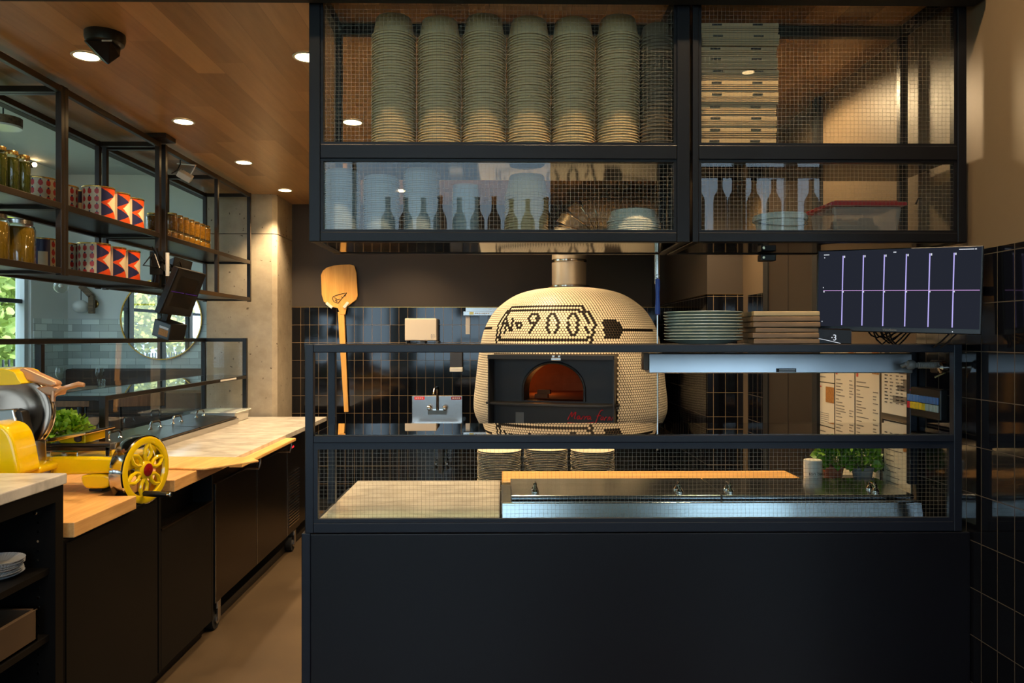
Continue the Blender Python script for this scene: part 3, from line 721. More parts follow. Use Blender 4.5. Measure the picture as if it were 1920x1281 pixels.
# heat lamp strip under the guard's top
a_, b_ = P(1218, 700, 2.745), P(1712, 663, 2.745)
T = thing('heat_lamp', 'long brushed steel heat lamp strip mounted under the top of the glass guard', 'heat lamp', ((a_.x + b_.x) / 2, 2.78, a_.z))
b = MB('lamp_steel'); b.hexa([(a_.x, 2.745, a_.z), (b_.x, 2.745, a_.z), (b_.x, 2.83, a_.z), (a_.x, 2.83, a_.z), (a_.x, 2.752, b_.z), (b_.x, 2.752, b_.z), (b_.x, 2.82, b_.z), (a_.x, 2.82, b_.z)])
b.build('housing', T, bevel=.003)
p = P(1205, 668, 2.78); MB('steel_dark').box(p.x, a_.x, 2.76, 2.81, P(0, 695, 2.76).z, P(0, 662, 2.76).z).build('end_bracket', T, bevel=.002)
ls = MB('print_dark', 'filter_paper'); s0, s1 = P(1456, 698, 2.743), P(1493, 691, 2.743)
ls.box(s0.x, s1.x, 2.7435, 2.7475, s0.z, s1.z)
for v in (.2, .62): ls.box(s0.x + .01, s1.x - .004, 2.7428, 2.7436, s0.z + (s1.z - s0.z) * v, s0.z + (s1.z - s0.z) * (v + .2), 1)
ls.build('warning_label', T)
c = MB('grey_plastic'); pts = [P(1693, 686, 2.735), P(1700, 683, 2.70), P(1715, 685, 2.685), P(1750, 684, 2.69), P(1768, 685, 2.72)]
c.tube(pts, .0095, 12)
for i in range(14): c.lathe([(.0095, -.003), (.0125, 0), (.0095, .003)], P(1722 + i * 3.0, 685, 2.686), 12, ax=(1, 0, 0))
c.lathe([(.014, -.012), (.018, -.006), (.018, .006), (.014, .012)], P(1708, 684, 2.69), 14, ax=(1, 0, 0))
c.build('flexible_conduit', T, smooth=True)
MB('black_metal').box(P(1752, 0, 2.72).x, P(1775, 0, 2.72).x, 2.70, 2.75, zat(700, 2.72), zat(676, 2.72)).build('junction_box', T, bevel=.004)
wv = Vector((XR, 2.63, zat(690, 2.63)))
T = thing('wall_valve', 'small chrome hose connector on the right tiled wall under the wide monitor', 'fitting', wv)
MB('chrome').lathe([(.022, 0), (.022, -.008), (.012, -.012), (.012, -.03), (.02, -.034), (.02, -.05), (.001, -.056)], wv, 20, ax=(1, 0, 0)).build('boss', T, smooth=True)
MB('chrome').tube([wv + Vector((-.03, 0, 0)), wv + Vector((-.04, -.01, -.02)), wv + Vector((-.055, .02, -.035))], .004, 8).build('lever', T, smooth=True)

# key pad on the tiled wall
T = thing('bump_bar', 'flat black keypad with blue, yellow and pale keys on the right tiled wall', 'keypad', (XR, 2.79, 1.28))
def wallp(x, y, off=0.0):       # a point on the right wall under pixel x, y
    a = (x - CX) / F; r_ = (a * math.cos(YAW) + math.sin(YAW)) / (-a * math.sin(YAW) + math.cos(YAW))
    q = P(x, y, XR / r_); return Vector((XR - off, q.y, q.z))
za, zb_ = wallp(1717, 738).z, wallp(1717, 765).z
y0k, y1k = wallp(1775, 750).y, wallp(1716, 750).y
MB('black_plastic').box(XR - .028, XR, y0k - .008, y1k + .012, zb_ - .028, za + .028).build('case', T, bevel=.004)
for i in range(10):
    for j in range(2):
        yy = y1k - (i + .5) * (y1k - y0k) / 10; zz = za - (j + .5) * (za - zb_) / 2; hw = (y1k - y0k) / 10 * .44
        m = 'key_blue' if j == 0 else ('red_lid' if i == 0 else 'key_yellow' if i < 6 else 'key_pale')
        MB(m).box(XR - .033, XR - .027, yy - hw, yy + hw, zz - .013, zz + .013).build('key', T, bevel=.002)
MB('led_red').box(XR - .0295, XR - .027, y1k - .018, y1k - .012, za + .012, za + .018).build('indicator', T)

# menus taped to the right wall
def sheet(x0p, x1p, ztop, zbot, label, name, bars, off):
    ya_, yb_ = wallp(x1p, 700).y, wallp(x0p, 700).y
    T = thing(name, label, 'paper', (XR - off, (ya_ + yb_) / 2, zbot), 'printed sheets on the right wall')
    MB('paper').box(XR - off - .0015, XR - off, ya_ + .003, yb_ - .003, zbot, ztop).build('sheet', T)
    q = MB('print_grey', 'print_dark', 'print_red', 'food'); xo = XR - off - .0022; L = yb_ - ya_; Z = ztop - zbot
    for u0, u1, v0, v1, m in bars:
        q.quad([(xo, yb_ - u0 * L, zbot + v0 * Z), (xo, yb_ - u1 * L, zbot + v0 * Z), (xo, yb_ - u1 * L, zbot + v1 * Z), (xo, yb_ - u0 * L, zbot + v1 * Z)], m)
    q.build('print', T)
def menu_bars(photo, seed):
    rr = random.Random(seed); B = []
    B.append((.08, .34, .925, .935, 1)); B.append((.10, .2, .90, .906, 0)); B.append((.3, .5, .895, .901, 0))
    if photo: B.append((.70, .97, .80, .955, 3))
    B.append((.05, .14, .77, .83, 2))
    v = .73
    while v > .06:
        B.append((.06, rr.uniform(.2, .62), v, v + .006, 0))
        if rr.random() < .7: B.append((.74, rr.uniform(.84, .95), v, v + .006, 0))
        v -= rr.choice((.02, .024, .03))
    return B
zmx = 1.55
sheet(1534, 1566, 1.55, 1.36, 'partly hidden printed sheet at the left edge of the menus, above another sheet', 'menu_sheet', [(.06, .7, .3, .33, 0), (.06, .6, .55, .57, 0), (.06, .5, .12, .14, 0)], .002)
sheet(1534, 1566, 1.355, 1.02, 'printed menu sheet with a dark food photo at the left edge of the wall', 'menu_sheet', [(.04, .25, .93, .95, 2), (.5, .98, .72, .95, 3), (.03, .1, .60, .68, 2)] + [(.06, .7, .55 - i * .03, .557 - i * .03, 0) for i in range(14)], .002)
sheet(1567, 1604, 1.545, .93, 'tall menu sheet with a pale round dish photo, second from the left on the wall', 'menu_sheet', menu_bars(True, 3), .002)
sheet(1605, 1651, 1.545, .93, 'tall menu sheet with an orange dish photo, third from the left on the wall', 'menu_sheet', menu_bars(True, 5), .002)
rr = random.Random(4); gb = [(.12, .30, .62, .99, 1), (.33, .93, .78, .99, 0), (.60, .93, .60, .70, 0), (.74, .93, .44, .53, 0), (.55, .93, .36, .44, 0), (.40, .93, .18, .28, 0)]
for i in range(11):
    for u in (.12, .3, .5, .66): gb.append((u, u + rr.uniform(.06, .13), .66 - i * .05, .675 - i * .05, 1 if u == .12 else 0))
sheet(1654, 1711, 1.545, 1.265, 'schedule sheet with grey filled boxes, rightmost on the wall', 'schedule_sheet', gb, .002)
sheet(1657, 1711, 1.24, .80, 'lower right menu sheet with a black edge under the schedule', 'menu_sheet', [(.0, 1, .985, 1.0, 1), (.0, .06, .5, 1, 1), (.12, .34, .93, .95, 2), (.12, .6, .88, .895, 1), (.74, .97, .74, .92, 3)] + [(.14, rr.uniform(.4, .8), .82 - i * .05, .827 - i * .05, 0) for i in range(14)], .004)

# herbs and the labelled tub at the far right of the counter
def leaf_clump(mb, c, rx, rz, n, ls, m=0, seed=1, ry=None):
    rr = random.Random(seed); ry = ry or rx; c = Vector(c)
    for _ in range(n):
        th = rr.uniform(0, 2 * PI); ph = math.acos(rr.uniform(-.35, 1)); rad = rr.uniform(.55, 1) 
        d = Vector((math.sin(ph) * math.cos(th), math.sin(ph) * math.sin(th), math.cos(ph)))
        p = c + Vector((d.x * rx, d.y * ry, d.z * rz)) * rad
        out = (d + Vector((rr.uniform(-.5, .5), rr.uniform(-.5, .5), rr.uniform(-.5, .3)))).normalized()
        sd = out.orthogonal().normalized(); sd = Matrix.Rotation(rr.uniform(0, 6.28), 3, out) @ sd; nn = out.cross(sd)
        l = ls * rr.uniform(.7, 1.2); wd = l * .46
        # a cupped leaf: a midrib of four points with two edges
        mid = [p + out * (l * t_) - nn * (l * .35 * t_ * t_) for t_ in (0, .33, .74, 1)]
        vs = [[mb.bm.verts.new(mid[0])]]
        for i, wv_ in ((1, 1.0), (2, .95)):
            vs.append([mb.bm.verts.new(mid[i] + sd * wd * wv_ + nn * wd * .35), mb.bm.verts.new(mid[i]), mb.bm.verts.new(mid[i] - sd * wd * wv_ + nn * wd * .35)])
        tip = mb.bm.verts.new(mid[3])
        a_, b_ = vs[1], vs[2]
        for f in ([vs[0][0], a_[0], a_[1]], [vs[0][0], a_[1], a_[2]], [a_[0], b_[0], b_[1], a_[1]], [a_[1], b_[1], b_[2], a_[2]], [b_[0], tip, b_[1]], [b_[1], tip, b_[2]]): mb._f(f, m)
T2 = thing('herb_table', 'x', 'table', (1.35, 3.5, 0)) if False else None
pb_ = P(1585, 895, 3.15)
for i, (xc, mt, lbl, Yc) in enumerate(((1562, 'terracotta', 'leafy basil plant in a terracotta pot behind the wired glass', 3.17), (1617, 'pot_grey', 'leafy basil plant in a grey pot right of the terracotta one', 3.13))):
    c = P(xc, 890, Yc); z0 = .963
    T = thing('potted_basil', lbl, 'plant', (c.x, Yc, z0), 'basil pots on the service counter')
    MB(mt).lathe([(.030, 0), (.032, .002), (.042, .06), (.045, .062), (.045, .072), (.040, .072), (.038, .06), (.001, .06)], (c.x, Yc, z0), 24).build('pot', T, smooth=True)
    q = MB('leaf_basil'); leaf_clump(q, (c.x, Yc, z0 + .10), .058, .08, 220, .034, seed=20 + i, ry=.06)
    for k in range(6): q.tube([(c.x + random.uniform(-.02, .02), Yc, z0 + .06), (c.x + random.uniform(-.05, .05), Yc, z0 + .11)], .002, 5)
    q.build('leaves', T, smooth=True)
MB('black_metal').box(.9, XB - .02, 3.07, 3.34, .917, .962).build('rear_ledge', ct)
c = P(1524, 890, 3.12); T = thing('labelled_tub', 'white tub with handwriting left of the basil pots', 'tub', (c.x, 3.12, .963))
MB('white_plastic').lathe([(.034, 0), (.036, .002), (.037, .10), (.035, .104), (.001, .104)], (c.x, 3.12, .963), 28).build('body', T, smooth=True)
MB('black_plastic').lathe([(.0365, 0), (.0372, .002), (.0372, .016), (.0365, .018)], (c.x, 3.12, .963), 28, cap=False).build('base_band', T, smooth=True)
q = MB('print_dark'); text_bm(q, 'ton basic', .021, (c.x - .033, 3.12 - .0385, .963 + .045), (1, 0, 0), (0, 0, 1)); q.build('handwriting', T)

# blue handled oven brush hanging from the post
c = P(1233, 520, 2.885)
T = thing('oven_hook', 'long steel rod with a blue handle hanging from the cabinet post', 'tool', (c.x, 2.885, zat(840, 2.885)))
MB('blue_handle').lathe([(.004, 0), (.009, -.003), (.0095, -.03), (.0075, -.06), (.0085, -.09), (.0105, -.12), (.0095, -.138), (.004, -.142)], (c.x, 2.885, zat(522, 2.885)), 16).build('handle', T, smooth=True)
MB('steel').cyl((c.x, 2.885, zat(588, 2.885)), (c.x, 2.885, zat(845, 2.885)), .0030, n=10).build('rod', T, smooth=True)
MB('steel').lathe([(.006, -.0015), (.008, 0), (.006, .0015)], (c.x, 2.885, zat(518, 2.885)), 12, ax=(0, 1, 0), closed=True).build('loop', T)
# ------------------------------------------------------------------ the mosaic oven
OC = Vector((P(1068, 700, 6.0).x, 6.0, 0)); ORZ = -0.285
prof_px = [(801, 165), (789, 171), (771, 179), (750, 179.5), (727, 177), (690, 173), (650, 168), (617, 160), (598, 150), (582, 139), (569, 124), (558, 108), (550, 90), (545, 70), (542, 50), (540.5, 30), (540, 0)]
S6 = 6.0 / 1400
prof = [(r * S6, H + (633 - y) * S6) for y, r in prof_px]
def smooth_prof(p, it=3):
    for _ in range(it):
        q = [p[0]]
        for a, b in zip(p[:-1], p[1:]):
            q += [(a[0] * .75 + b[0] * .25, a[1] * .75 + b[1] * .25), (a[0] * .25 + b[0] * .75, a[1] * .25 + b[1] * .75)]
        q.append(p[-1]); p = q
    return p
sp_ = smooth_prof(prof, 2)
oven = thing('pizza_oven', 'round pizza oven tiled in cream mosaic with black No 900 lettering', 'oven', (0, 0, 0))
FW, FZ0, FZ1, FY = .455, .90, 1.455, -.60     # half width, bottom, top and depth of the black front
bm_ = MB('grout')
n = 96; rings = []
for r, z in sp_:
    rings.append([bm_.bm.verts.new((r * math.sin(2 * PI * i / n), -r * math.cos(2 * PI * i / n), z)) for i in range(n)])
def in_cut(x, y, z): return abs(x) < FW and y < -.3 and z < FZ1
for a, b in zip(rings[:-1], rings[1:]):
    for i in range(n):
        q = [a[i], a[(i + 1) % n], b[(i + 1) % n], b[i]]
        c = sum((v.co for v in q), Vector()) / 4
        if not in_cut(c.x, c.y, c.z): bm_._f(q)
bm_.build('body', oven, smooth=True)
# design strokes in frame pixels, looked up from where each little tile really sits
def z4(pts): return [(900 + x / 6.857, 560 + y / 6.857) for x, y in pts]
strokes = [z4(s_) for s_ in (
    [(210, 575), (213, 480), (240, 340), (330, 190), (430, 105), (900, 88), (1310, 95), (1400, 200), (1475, 340), (1450, 470), (1425, 565)],
    [(250, 500), (275, 380), (320, 260), (410, 150), (700, 140), (1000, 135), (1290, 155), (1375, 280), (1400, 330)], [(1355, 370), (1392, 430), (1385, 525)],
    [(250, 525), (800, 528), (1385, 525)],
    [(320, 425), (350, 270)], [(350, 275), (393, 420)], [(393, 420), (430, 260)],
    [(740, 240), (715, 320), (670, 400), (635, 460)],
    [(1830, 395), (2215, 423)], [(40, 380), (155, 380)])]
def ell(cx, cy, rx, ry, n=28): return z4([(cx + rx * math.cos(2 * PI * i / n), cy + ry * math.sin(2 * PI * i / n)) for i in range(n + 1)])
def sup(cx, cy, rx, ry, n=40):
    f_ = lambda v: math.copysign(abs(v) ** .74, v)
    return z4([(cx + rx * f_(math.cos(2 * PI * i / n)), cy + ry * f_(math.sin(2 * PI * i / n))) for i in range(n + 1)])
strokes += [ell(500, 340, 33, 36), ell(690, 255, 60, 55), sup(935, 330, 64, 122), sup(1195, 330, 64, 126)]
hexa_ = z4([(1570, 275), (1765, 280), (1825, 390), (1800, 510), (1610, 510), (1585, 340)])
def seg_d(p, a, b, ky=1.0, kx=1.0):
    p = (p[0] * kx, p[1] * ky); a = (a[0] * kx, a[1] * ky); b = (b[0] * kx, b[1] * ky)
    ax, ay = b[0] - a[0], b[1] - a[1]; L = ax * ax + ay * ay
    t = 0 if L == 0 else max(0, min(1, ((p[0] - a[0]) * ax + (p[1] - a[1]) * ay) / L))
    return math.hypot(p[0] - a[0] - ax * t, p[1] - a[1] - ay * t)
def inside(p, poly):
    c = False
    for (x0, y0), (x1, y1) in zip(poly, poly[1:] + poly[:1]):
        if (y0 > p[1]) != (y1 > p[1]) and p[0] < (x1 - x0) * (p[1] - y0) / (y1 - y0) + x0: c = not c
    return c
RO = Matrix.Rotation(ORZ, 4, 'Z')
mt = MB('mosaic_cream', 'mosaic_black')
acc = [0.0]
for a, b in zip(sp_[:-1], sp_[1:]): acc.append(acc[-1] + math.hypot(b[0] - a[0], b[1] - a[1]))
def at_arc(s_):
    for i in range(len(acc) - 1):
        if acc[i + 1] >= s_:
            t = (s_ - acc[i]) / max(1e-9, acc[i + 1] - acc[i]); a, b = sp_[i], sp_[i + 1]
            dr, dz = b[0] - a[0], b[1] - a[1]; L = math.hypot(dr, dz)
            return a[0] + dr * t, a[1] + dz * t, dz / L, -dr / L
    return sp_[-1][0], sp_[-1][1], 0, 1
ds = .0186; s_ = .012; row = 0
while s_ < acc[-1] - .01:
    r, z, nr, nz = at_arc(s_)
    cnt = max(6, int(round(2 * PI * r / .0215)))
    for i in range(cnt):
        th = 2 * PI * (i + .5 * (row % 2)) / cnt
        d = Vector((math.sin(th), -math.cos(th), 0)); p = Vector((d.x * r, d.y * r, z))
        if in_cut(p.x, p.y, p.z) or (abs(p.x) < FW + .006 and p.y < -.3 and p.z < FZ1 + .006): continue
        if (RO @ p).y > .30: continue          # the back of the oven faces the wall
        nn = Vector((d.x * nr, d.y * nr, nz)); u = Vector((d.y, -d.x, 0)) * -1; v = nn.cross(u)
        wq = px(RO @ p + OC); m = 0; rn = RO @ nn
        ky_ = 1 / max(.4, math.sqrt(max(0, 1 - rn.z ** 2))); kx_ = 1 / max(.4, -(RO @ d).y + .1)
        if wq[1] < 652 and (RO @ p).y < .1:
            if inside(wq, hexa_): m = 1
            elif any(seg_d(wq, a, b, ky_, kx_) < 2.4 for st in strokes for a, b in zip(st[:-1], st[1:])): m = 1
        lo = [mt.bm.verts.new(p + (u * math.cos(PI / 3 * k) + v * math.sin(PI / 3 * k)) * (.0104 if m else .0098) + nn * .0002) for k in range(6)]
        hi = [mt.bm.verts.new(p + (u * math.cos(PI / 3 * k) + v * math.sin(PI / 3 * k)) * (.0096 if m else .0085) + nn * .0022) for k in range(6)]
        for k in range(6): mt._f([lo[k], lo[(k + 1) % 6], hi[(k + 1) % 6], hi[k]], m)
        mt._f(hi, m)
    s_ += ds; row += 1
mt.build('mosaic_tiles', oven, label='small cream and black mosaic tiles')
# the black steel front with its arched mouth
f = MB('oven_black'); AW, AZ0, AZ1 = .222, 1.118, 1.392
outer = [(-FW, FZ0), (FW, FZ0), (FW, FZ1), (-FW, FZ1)]
arch = [(-AW, AZ0)] + [(-AW * math.cos(PI * i / 24), 1.19 + (AZ1 - 1.19) * math.sin(PI * i / 24)) for i in range(25)] + [(AW, AZ0)]
ov = [f.bm.verts.new((x, FY, z)) for x, z in outer]; av = [f.bm.verts.new((x, FY, z)) for x, z in arch]
es = [f.bm.edges.new((ov[i], ov[(i + 1) % 4])) for i in range(4)] + [f.bm.edges.new((av[i], av[(i + 1) % len(av)])) for i in range(len(av))]
bmesh.ops.triangle_fill(f.bm, edges=es, use_beauty=True)
dp = [f.bm.verts.new((x, FY + .16, z)) for x, z in arch]
for i in range(len(av) - 1): f._f([av[i], av[i + 1], dp[i + 1], dp[i]])
f._f([av[-1], av[0], dp[0], dp[-1]])
f.box(-FW - .004, -FW + .004, FY - .13, FY + .01, FZ0, FZ1).box(FW - .004, FW + .004, FY - .13, FY + .01, FZ0, FZ1).box(-FW, FW, FY - .15, FY + .01, FZ1 - .03, FZ1)
f.build('front_plate', oven)
tr = MB('oven_black'); tr.tube([(x * 1.03, FY - .004, z if i in (0, len(arch) - 1) else z + .006) for i, (x, z) in enumerate(arch)], .010, 8); tr.build('arch_trim', oven, smooth=True)
# brick chamber
ch = MB('oven_brick'); cr = .50
rg = [[ch.bm.verts.new((cr * math.cos(a) * math.sin(2 * PI * j / 40), -.02 - cr * math.cos(a) * math.cos(2 * PI * j / 40), 1.118 + .44 * math.sin(a))) for j in range(40)] for a in [PI / 2 * i / 10 * .98 for i in range(11)]]
for a, b in zip(rg[:-1], rg[1:]):
    for j in range(40):
        q = [a[j], a[(j + 1) % 40], b[(j + 1) % 40], b[j]]; c = sum((v.co for v in q), Vector()) / 4
        if abs(c.x) < AW * 1.12 and c.y < -.2 and c.z < 1.44: continue
        ch._f(q)
ch._f(rg[-1]); ch.lathe([(.51, 1.105), (.51, 1.118)], (0, -.02, 0), 40)
ch.box(-AW, AW, FY + .01, -.3, 1.105, 1.1179)
ch.build('brick_chamber', oven)
q = MB('oven_brick'); [q.box(-.20 + i * .012, -.10 + i * .012, -.36 + i * .03, -.31 + i * .03, 1.118 + i * .03, 1.148 + i * .03) for i in range(2)]; q.build('brick', oven)
sh = MB('oven_black'); arcp = [(-FW - .03, FY - .10)] + [((FW + .03) * math.sin(a), FY - .09 - .085 * math.cos(a)) for a in [-PI / 2 + PI * i / 20 for i in range(21)]] + [(FW + .03, FY - .10), (FW + .03, FY), (-FW - .03, FY)]
sh.poly([(x, y, 1.094) for x, y in arcp], (0, 0, 1), .016); sh.build('landing_shelf', oven, bevel=.003)
# oven signature in red script
sg = MB('red_paint')
def script(pts_list, x0, z0, sx, sz, y):
    for pts in pts_list:
        cv = smooth_prof(pts, 2); sg.tube([(x0 + a * sx + b * .016, y, z0 + b * sz) for a, b in cv], .0040, 6)
letters = [[(0, 0), (.25, .9), (.4, 1.0), (.45, .2), (.8, .95), (1.0, 1.0), (.95, .2), (1.15, .15)],
           [(1.75, .5), (1.45, .55), (1.35, .2), (1.6, .1), (1.8, .5), (1.78, .15), (2.0, .15)], [(2.05, .1), (2.2, .5), (2.45, .5)], [(2.5, .1), (2.65, .5), (2.9, .5)],
           [(3.35, .5), (3.05, .55), (2.95, .2), (3.2, .1), (3.4, .5), (3.4, .15), (3.6, .15)],
           [(5.0, 1.3), (4.7, 1.35), (4.5, .8), (4.45, .0), (4.3, -.5)], [(4.2, .6), (4.9, .65)],
           [(5.2, .5), (5.0, .4), (5.05, .1), (5.3, .15), (5.35, .45), (5.2, .5)], [(5.55, .05), (5.65, .5), (5.9, .45)], [(6.1, .05), (6.15, .5), (6.35, .5), (6.4, .1)], [(6.7, .5), (6.65, .05)],
           [(.1, -.35), (1.5, -.45), (3.0, -.4), (4.1, -.2)]]
script(letters, .105, .985, .0475, .058, FY - .004)
sg.build('signature', oven, label='red handwritten signature')
MB('grey_plastic').box(-.285, -.222, FY - .003, FY, .92, 1.03).build('rating_plate', oven)
MB('steel').box(.02, .09, FY - .17, FY - .13, 1.418, 1.438).box(.025, .045, FY - .165, FY - .135, 1.438, 1.455).box(.068, .085, FY - .165, FY - .135, 1.438, 1.455).build('mouth_lamp', oven, bevel=.003)
MB('matte_black').lathe([(.55, 0), (.55, .05), (.66, .84), (.66, .88)], (0, .02, 0), 48).build('stand', oven)
oven.location = OC; oven.rotation_euler = (0, 0, ORZ)
l = bpy.data.lights.new('oven_flame', 'POINT'); l.energy = 0.7; l.color = (1, .36, .08); l.shadow_soft_size = .06
o = bpy.data.objects.new('oven_flame', l); C.objects.link(o); o.location = OC + Vector((-.22, .1, 1.22))
# flue: straight pipe, segmented elbow to the right
fx, fy = P(1067, 500, 6.0).x, 6.0
T = thing('flue_pipe', 'silver metal flue pipe rising from the oven and bending right above it', 'pipe', (fx, fy, 1.95))
R_ = .138
f = MB('flue_metal'); z_e = zat(450, 6.0)
f.cyl((fx, fy, 1.985), (fx, fy, z_e), R_, n=36, caps=False)
cyl_ax = []
for i in range(5):
    a = PI / 2 * i / 4; cyl_ax.append(Vector((fx + .20 * (1 - math.cos(a)), fy, z_e + .20 * math.sin(a))))
for a, b in zip(cyl_ax[:-1], cyl_ax[1:]): f.cyl(a - (b - a) * .12, b + (b - a) * .12, R_, n=36, caps=False)
e = cyl_ax[-1]; f.cyl(e, (XR - .2, fy, e.z), R_, n=36)
f.build('duct', T, smooth=True)
s2 = MB('chrome_warm')
for zz in (zat(490, 6.0), zat(456, 6.0)): s2.lathe([(R_, -.012), (R_ + .006, -.006), (R_ + .006, .006), (R_, .012)], (fx, fy, zz), 36, closed=True)
for a in cyl_ax[1:]: 
    i = cyl_ax.index(a); t_ = (a - cyl_ax[i - 1]); s2.lathe([(R_ + .002, -.006), (R_ + .009, 0), (R_ + .002, .006)], a, 36, ax=t_, closed=True)
s2.lathe([(R_ + .004, 0), (R_ + .03, 0), (R_ + .03, .012), (R_ + .004, .02)], (fx, fy, 1.982), 36, closed=True)
s2.build('band', T, smooth=True)

# ------------------------------------------------------------------ on the back wall
yw = YB
def wp(x, y, d=0.0): q = P(x, y, yw - d); return q
# pizza peel
T = thing('pizza_peel', 'long wooden pizza peel hung blade up on the tiled back wall', 'peel', (wp(640, 770).x, yw - .03, wp(640, 773).z))
bl = [(605, 508), (601.5, 516), (603, 552), (607, 566), (624, 576), (633, 578), (638, 590), (647, 590), (650, 576), (668, 562), (670.5, 555), (668, 512), (664, 498), (656, 496), (640, 496.5), (625, 498), (612, 502)]
MB('peel_wood').poly([wp(x, y, .045) for x, y in bl], (0, 1, 0), .016).build('blade', T, bevel=.004)
MB('peel_wood').poly([wp(x, y, .043) for x, y in ((633, 585), (645, 585), (653, 773), (645, 773))], (0, 1, 0), .022).build('handle', T, bevel=.004)
sk = MB('print_dark')
for pts in ([(623, 560), (626, 566), (634, 568.5), (638, 563), (650, 549), (636, 552), (625, 556), (623, 560)], [(627, 558), (633, 562), (637, 561)], [(631, 566), (630, 561)], [(640, 556), (642, 559)], [(628, 563), (633, 565)], [(650, 549), (646, 556)]):
    sk.tube([wp(x, y, .047) for x, y in pts], .0028, 5)
sk.build('slice_drawing', T, label='pizza slice drawn in black ink')
for i, (a, b) in enumerate((((612, 568), (623, 577)), ((645, 577), (653, 567)))):
    p, q = wp(*a, .05), wp(*b, .05)
    MB('white_plastic').bar(p, q, .02, .025).build('wall_clip', label=('left' if i == 0 else 'right') + ' white clip holding the pizza peel blade on the wall', cat='clip', group='clips holding the peel')
# paper towel dispenser
a, b = wp(764, 639), wp(822, 598)
T = thing('towel_dispenser', 'cream paper towel dispenser on the tiled back wall', 'dispenser', ((a.x + b.x) / 2, yw - .1, a.z))
MB('cream_dispenser').box(a.x, b.x, yw - .19, yw, a.z, b.z).build('cover', T, bevel=.008)
MB('grey_plastic').box(a.x + .004, a.x + .012, yw - .15, yw, a.z - .025, a.z).box(b.x - .012, b.x + .008, yw - .15, yw, a.z - .025, a.z).box(a.x + .13, a.x + .17, yw - .12, yw - .02, a.z - .025, a.z).build('tray', T)
p = wp(806, 634, .19); MB('blue_handle').lathe([(.001, 0), (.022, 0), (.022, .002), (.001, .002)], (p.x + .025, yw - .188, a.z + .04), 24, ax=(0, -1, 0)).build('badge', T); o_ = bpy.data.objects[T.children[-1].name]; o_.scale = (1, 1, 1)
# soap dispenser
a, b = wp(845, 697), wp(868, 660)
T = thing('soap_dispenser', 'narrow dark soap dispenser with a white base, right of the towel dispenser', 'dispenser', ((a.x + b.x) / 2, yw - .05, a.z))
MB('grey_dark').box(a.x, b.x, yw - .09, yw, a.z + .043, b.z).build('tank', T, bevel=.006)
MB('white_plastic').box(a.x - .002, b.x + .002, yw - .10, yw, a.z, a.z + .043).build('push_bar', T, bevel=.006)
# tag rail beside the oven
a, b = wp(869, 592), wp(960, 577)
T = thing('ticket_rail', 'silver ticket rail with a hanging tag on the back wall left of the oven', 'rail', ((a.x + b.x) / 2, yw - .02, a.z))
zm_ = (a.z + b.z) / 2
MB('steel').box(a.x + .02, b.x, yw - .02, yw, zm_, b.z).box(a.x, b.x, yw - .045, yw, a.z, zm_ + .002).build('bar', T, bevel=.002)
q = MB('lid_gold', 'filter_paper'); p0 = wp(880, 590, .05); p1 = wp(888, 585, .05); q.box(p0.x, p1.x, yw - .048, yw - .045, p0.z, p1.z)
for i in range(8): p0 = wp(890 + i * 3.6, 589, .05); q.box(p0.x, p0.x + .011, yw - .047, yw - .045, p0.z, p0.z + .012, 1)
q.build('lettering', T)
p0, p1 = wp(873, 627, .03), wp(881, 593, .03); MB('filter_paper').box(p0.x, p1.x, yw - .03, yw - .026, p0.z, p1.z).build('hanging_tag', T)
# hand sink
a, b = wp(773, 797), wp(867, 742)
T = thing('hand_sink', 'small stainless steel hand sink on the tiled back wall', 'sink', ((a.x + b.x) / 2, yw - .2, a.z - .16))
MB('steel').box(a.x, b.x, yw - .02, yw, a.z - .02, b.z).box(a.x, a.x + .012, yw - .40, yw, a.z - .01, a.z + .03).box(b.x - .012, b.x, yw - .40, yw, a.z - .01, a.z + .03).build('backsplash', T, bevel=.003)
s3 = MB('steel')
zr = zat(792, yw - .2)
rim = [(a.x - .02, yw - .42), (b.x + .01, yw - .42), (b.x + .01, yw - .02), (a.x - .02, yw - .02)]
inn = [(a.x + .04, yw - .37), (b.x - .05, yw - .37), (b.x - .05, yw - .10), (a.x + .04, yw - .10)]
zr = .80
ro = [s3.bm.verts.new((x, y, zr)) for x, y in rim]; ri = [s3.bm.verts.new((x, y, zr)) for x, y in inn]; rb_ = [s3.bm.verts.new((x * .9 + (a.x + b.x) * .05, y, zr - .15)) for x, y in inn]; rl = [s3.bm.verts.new((x, y, zr - .05)) for x, y in rim]
for i in range(4):
    j = (i + 1) % 4; s3._f([ro[i], ro[j], ri[j], ri[i]]); s3._f([ri[i], ri[j], rb_[j], rb_[i]]); s3._f([rl[i], rl[j], ro[j], ro[i]])
s3._f(rb_); s3.build('basin', T, bevel=.003)
fc = wp(820, 770, .05)
MB('chrome').box(fc.x - .085, fc.x + .085, yw - .07, yw - .02, zat(776, yw), zat(768, yw)).tube([(fc.x, yw - .05, zat(770, yw)), (fc.x, yw - .05, zat(735, yw)), (fc.x - .005, yw - .07, zat(728, yw)), (fc.x - .02, yw - .12, zat(728, yw)), (fc.x - .025, yw - .15, zat(738, yw))], .011, 10).build('faucet', T, smooth=True, bevel=0)
for k in (-1, 1): MB('chrome').lathe([(.018, 0), (.022, .01), (.022, .03), (.012, .036), (.001, .036)], (fc.x + .07 * k, yw - .07, zat(765, yw)), 14, ax=(0, -1, .4)).build('tap_handle', T, smooth=True)
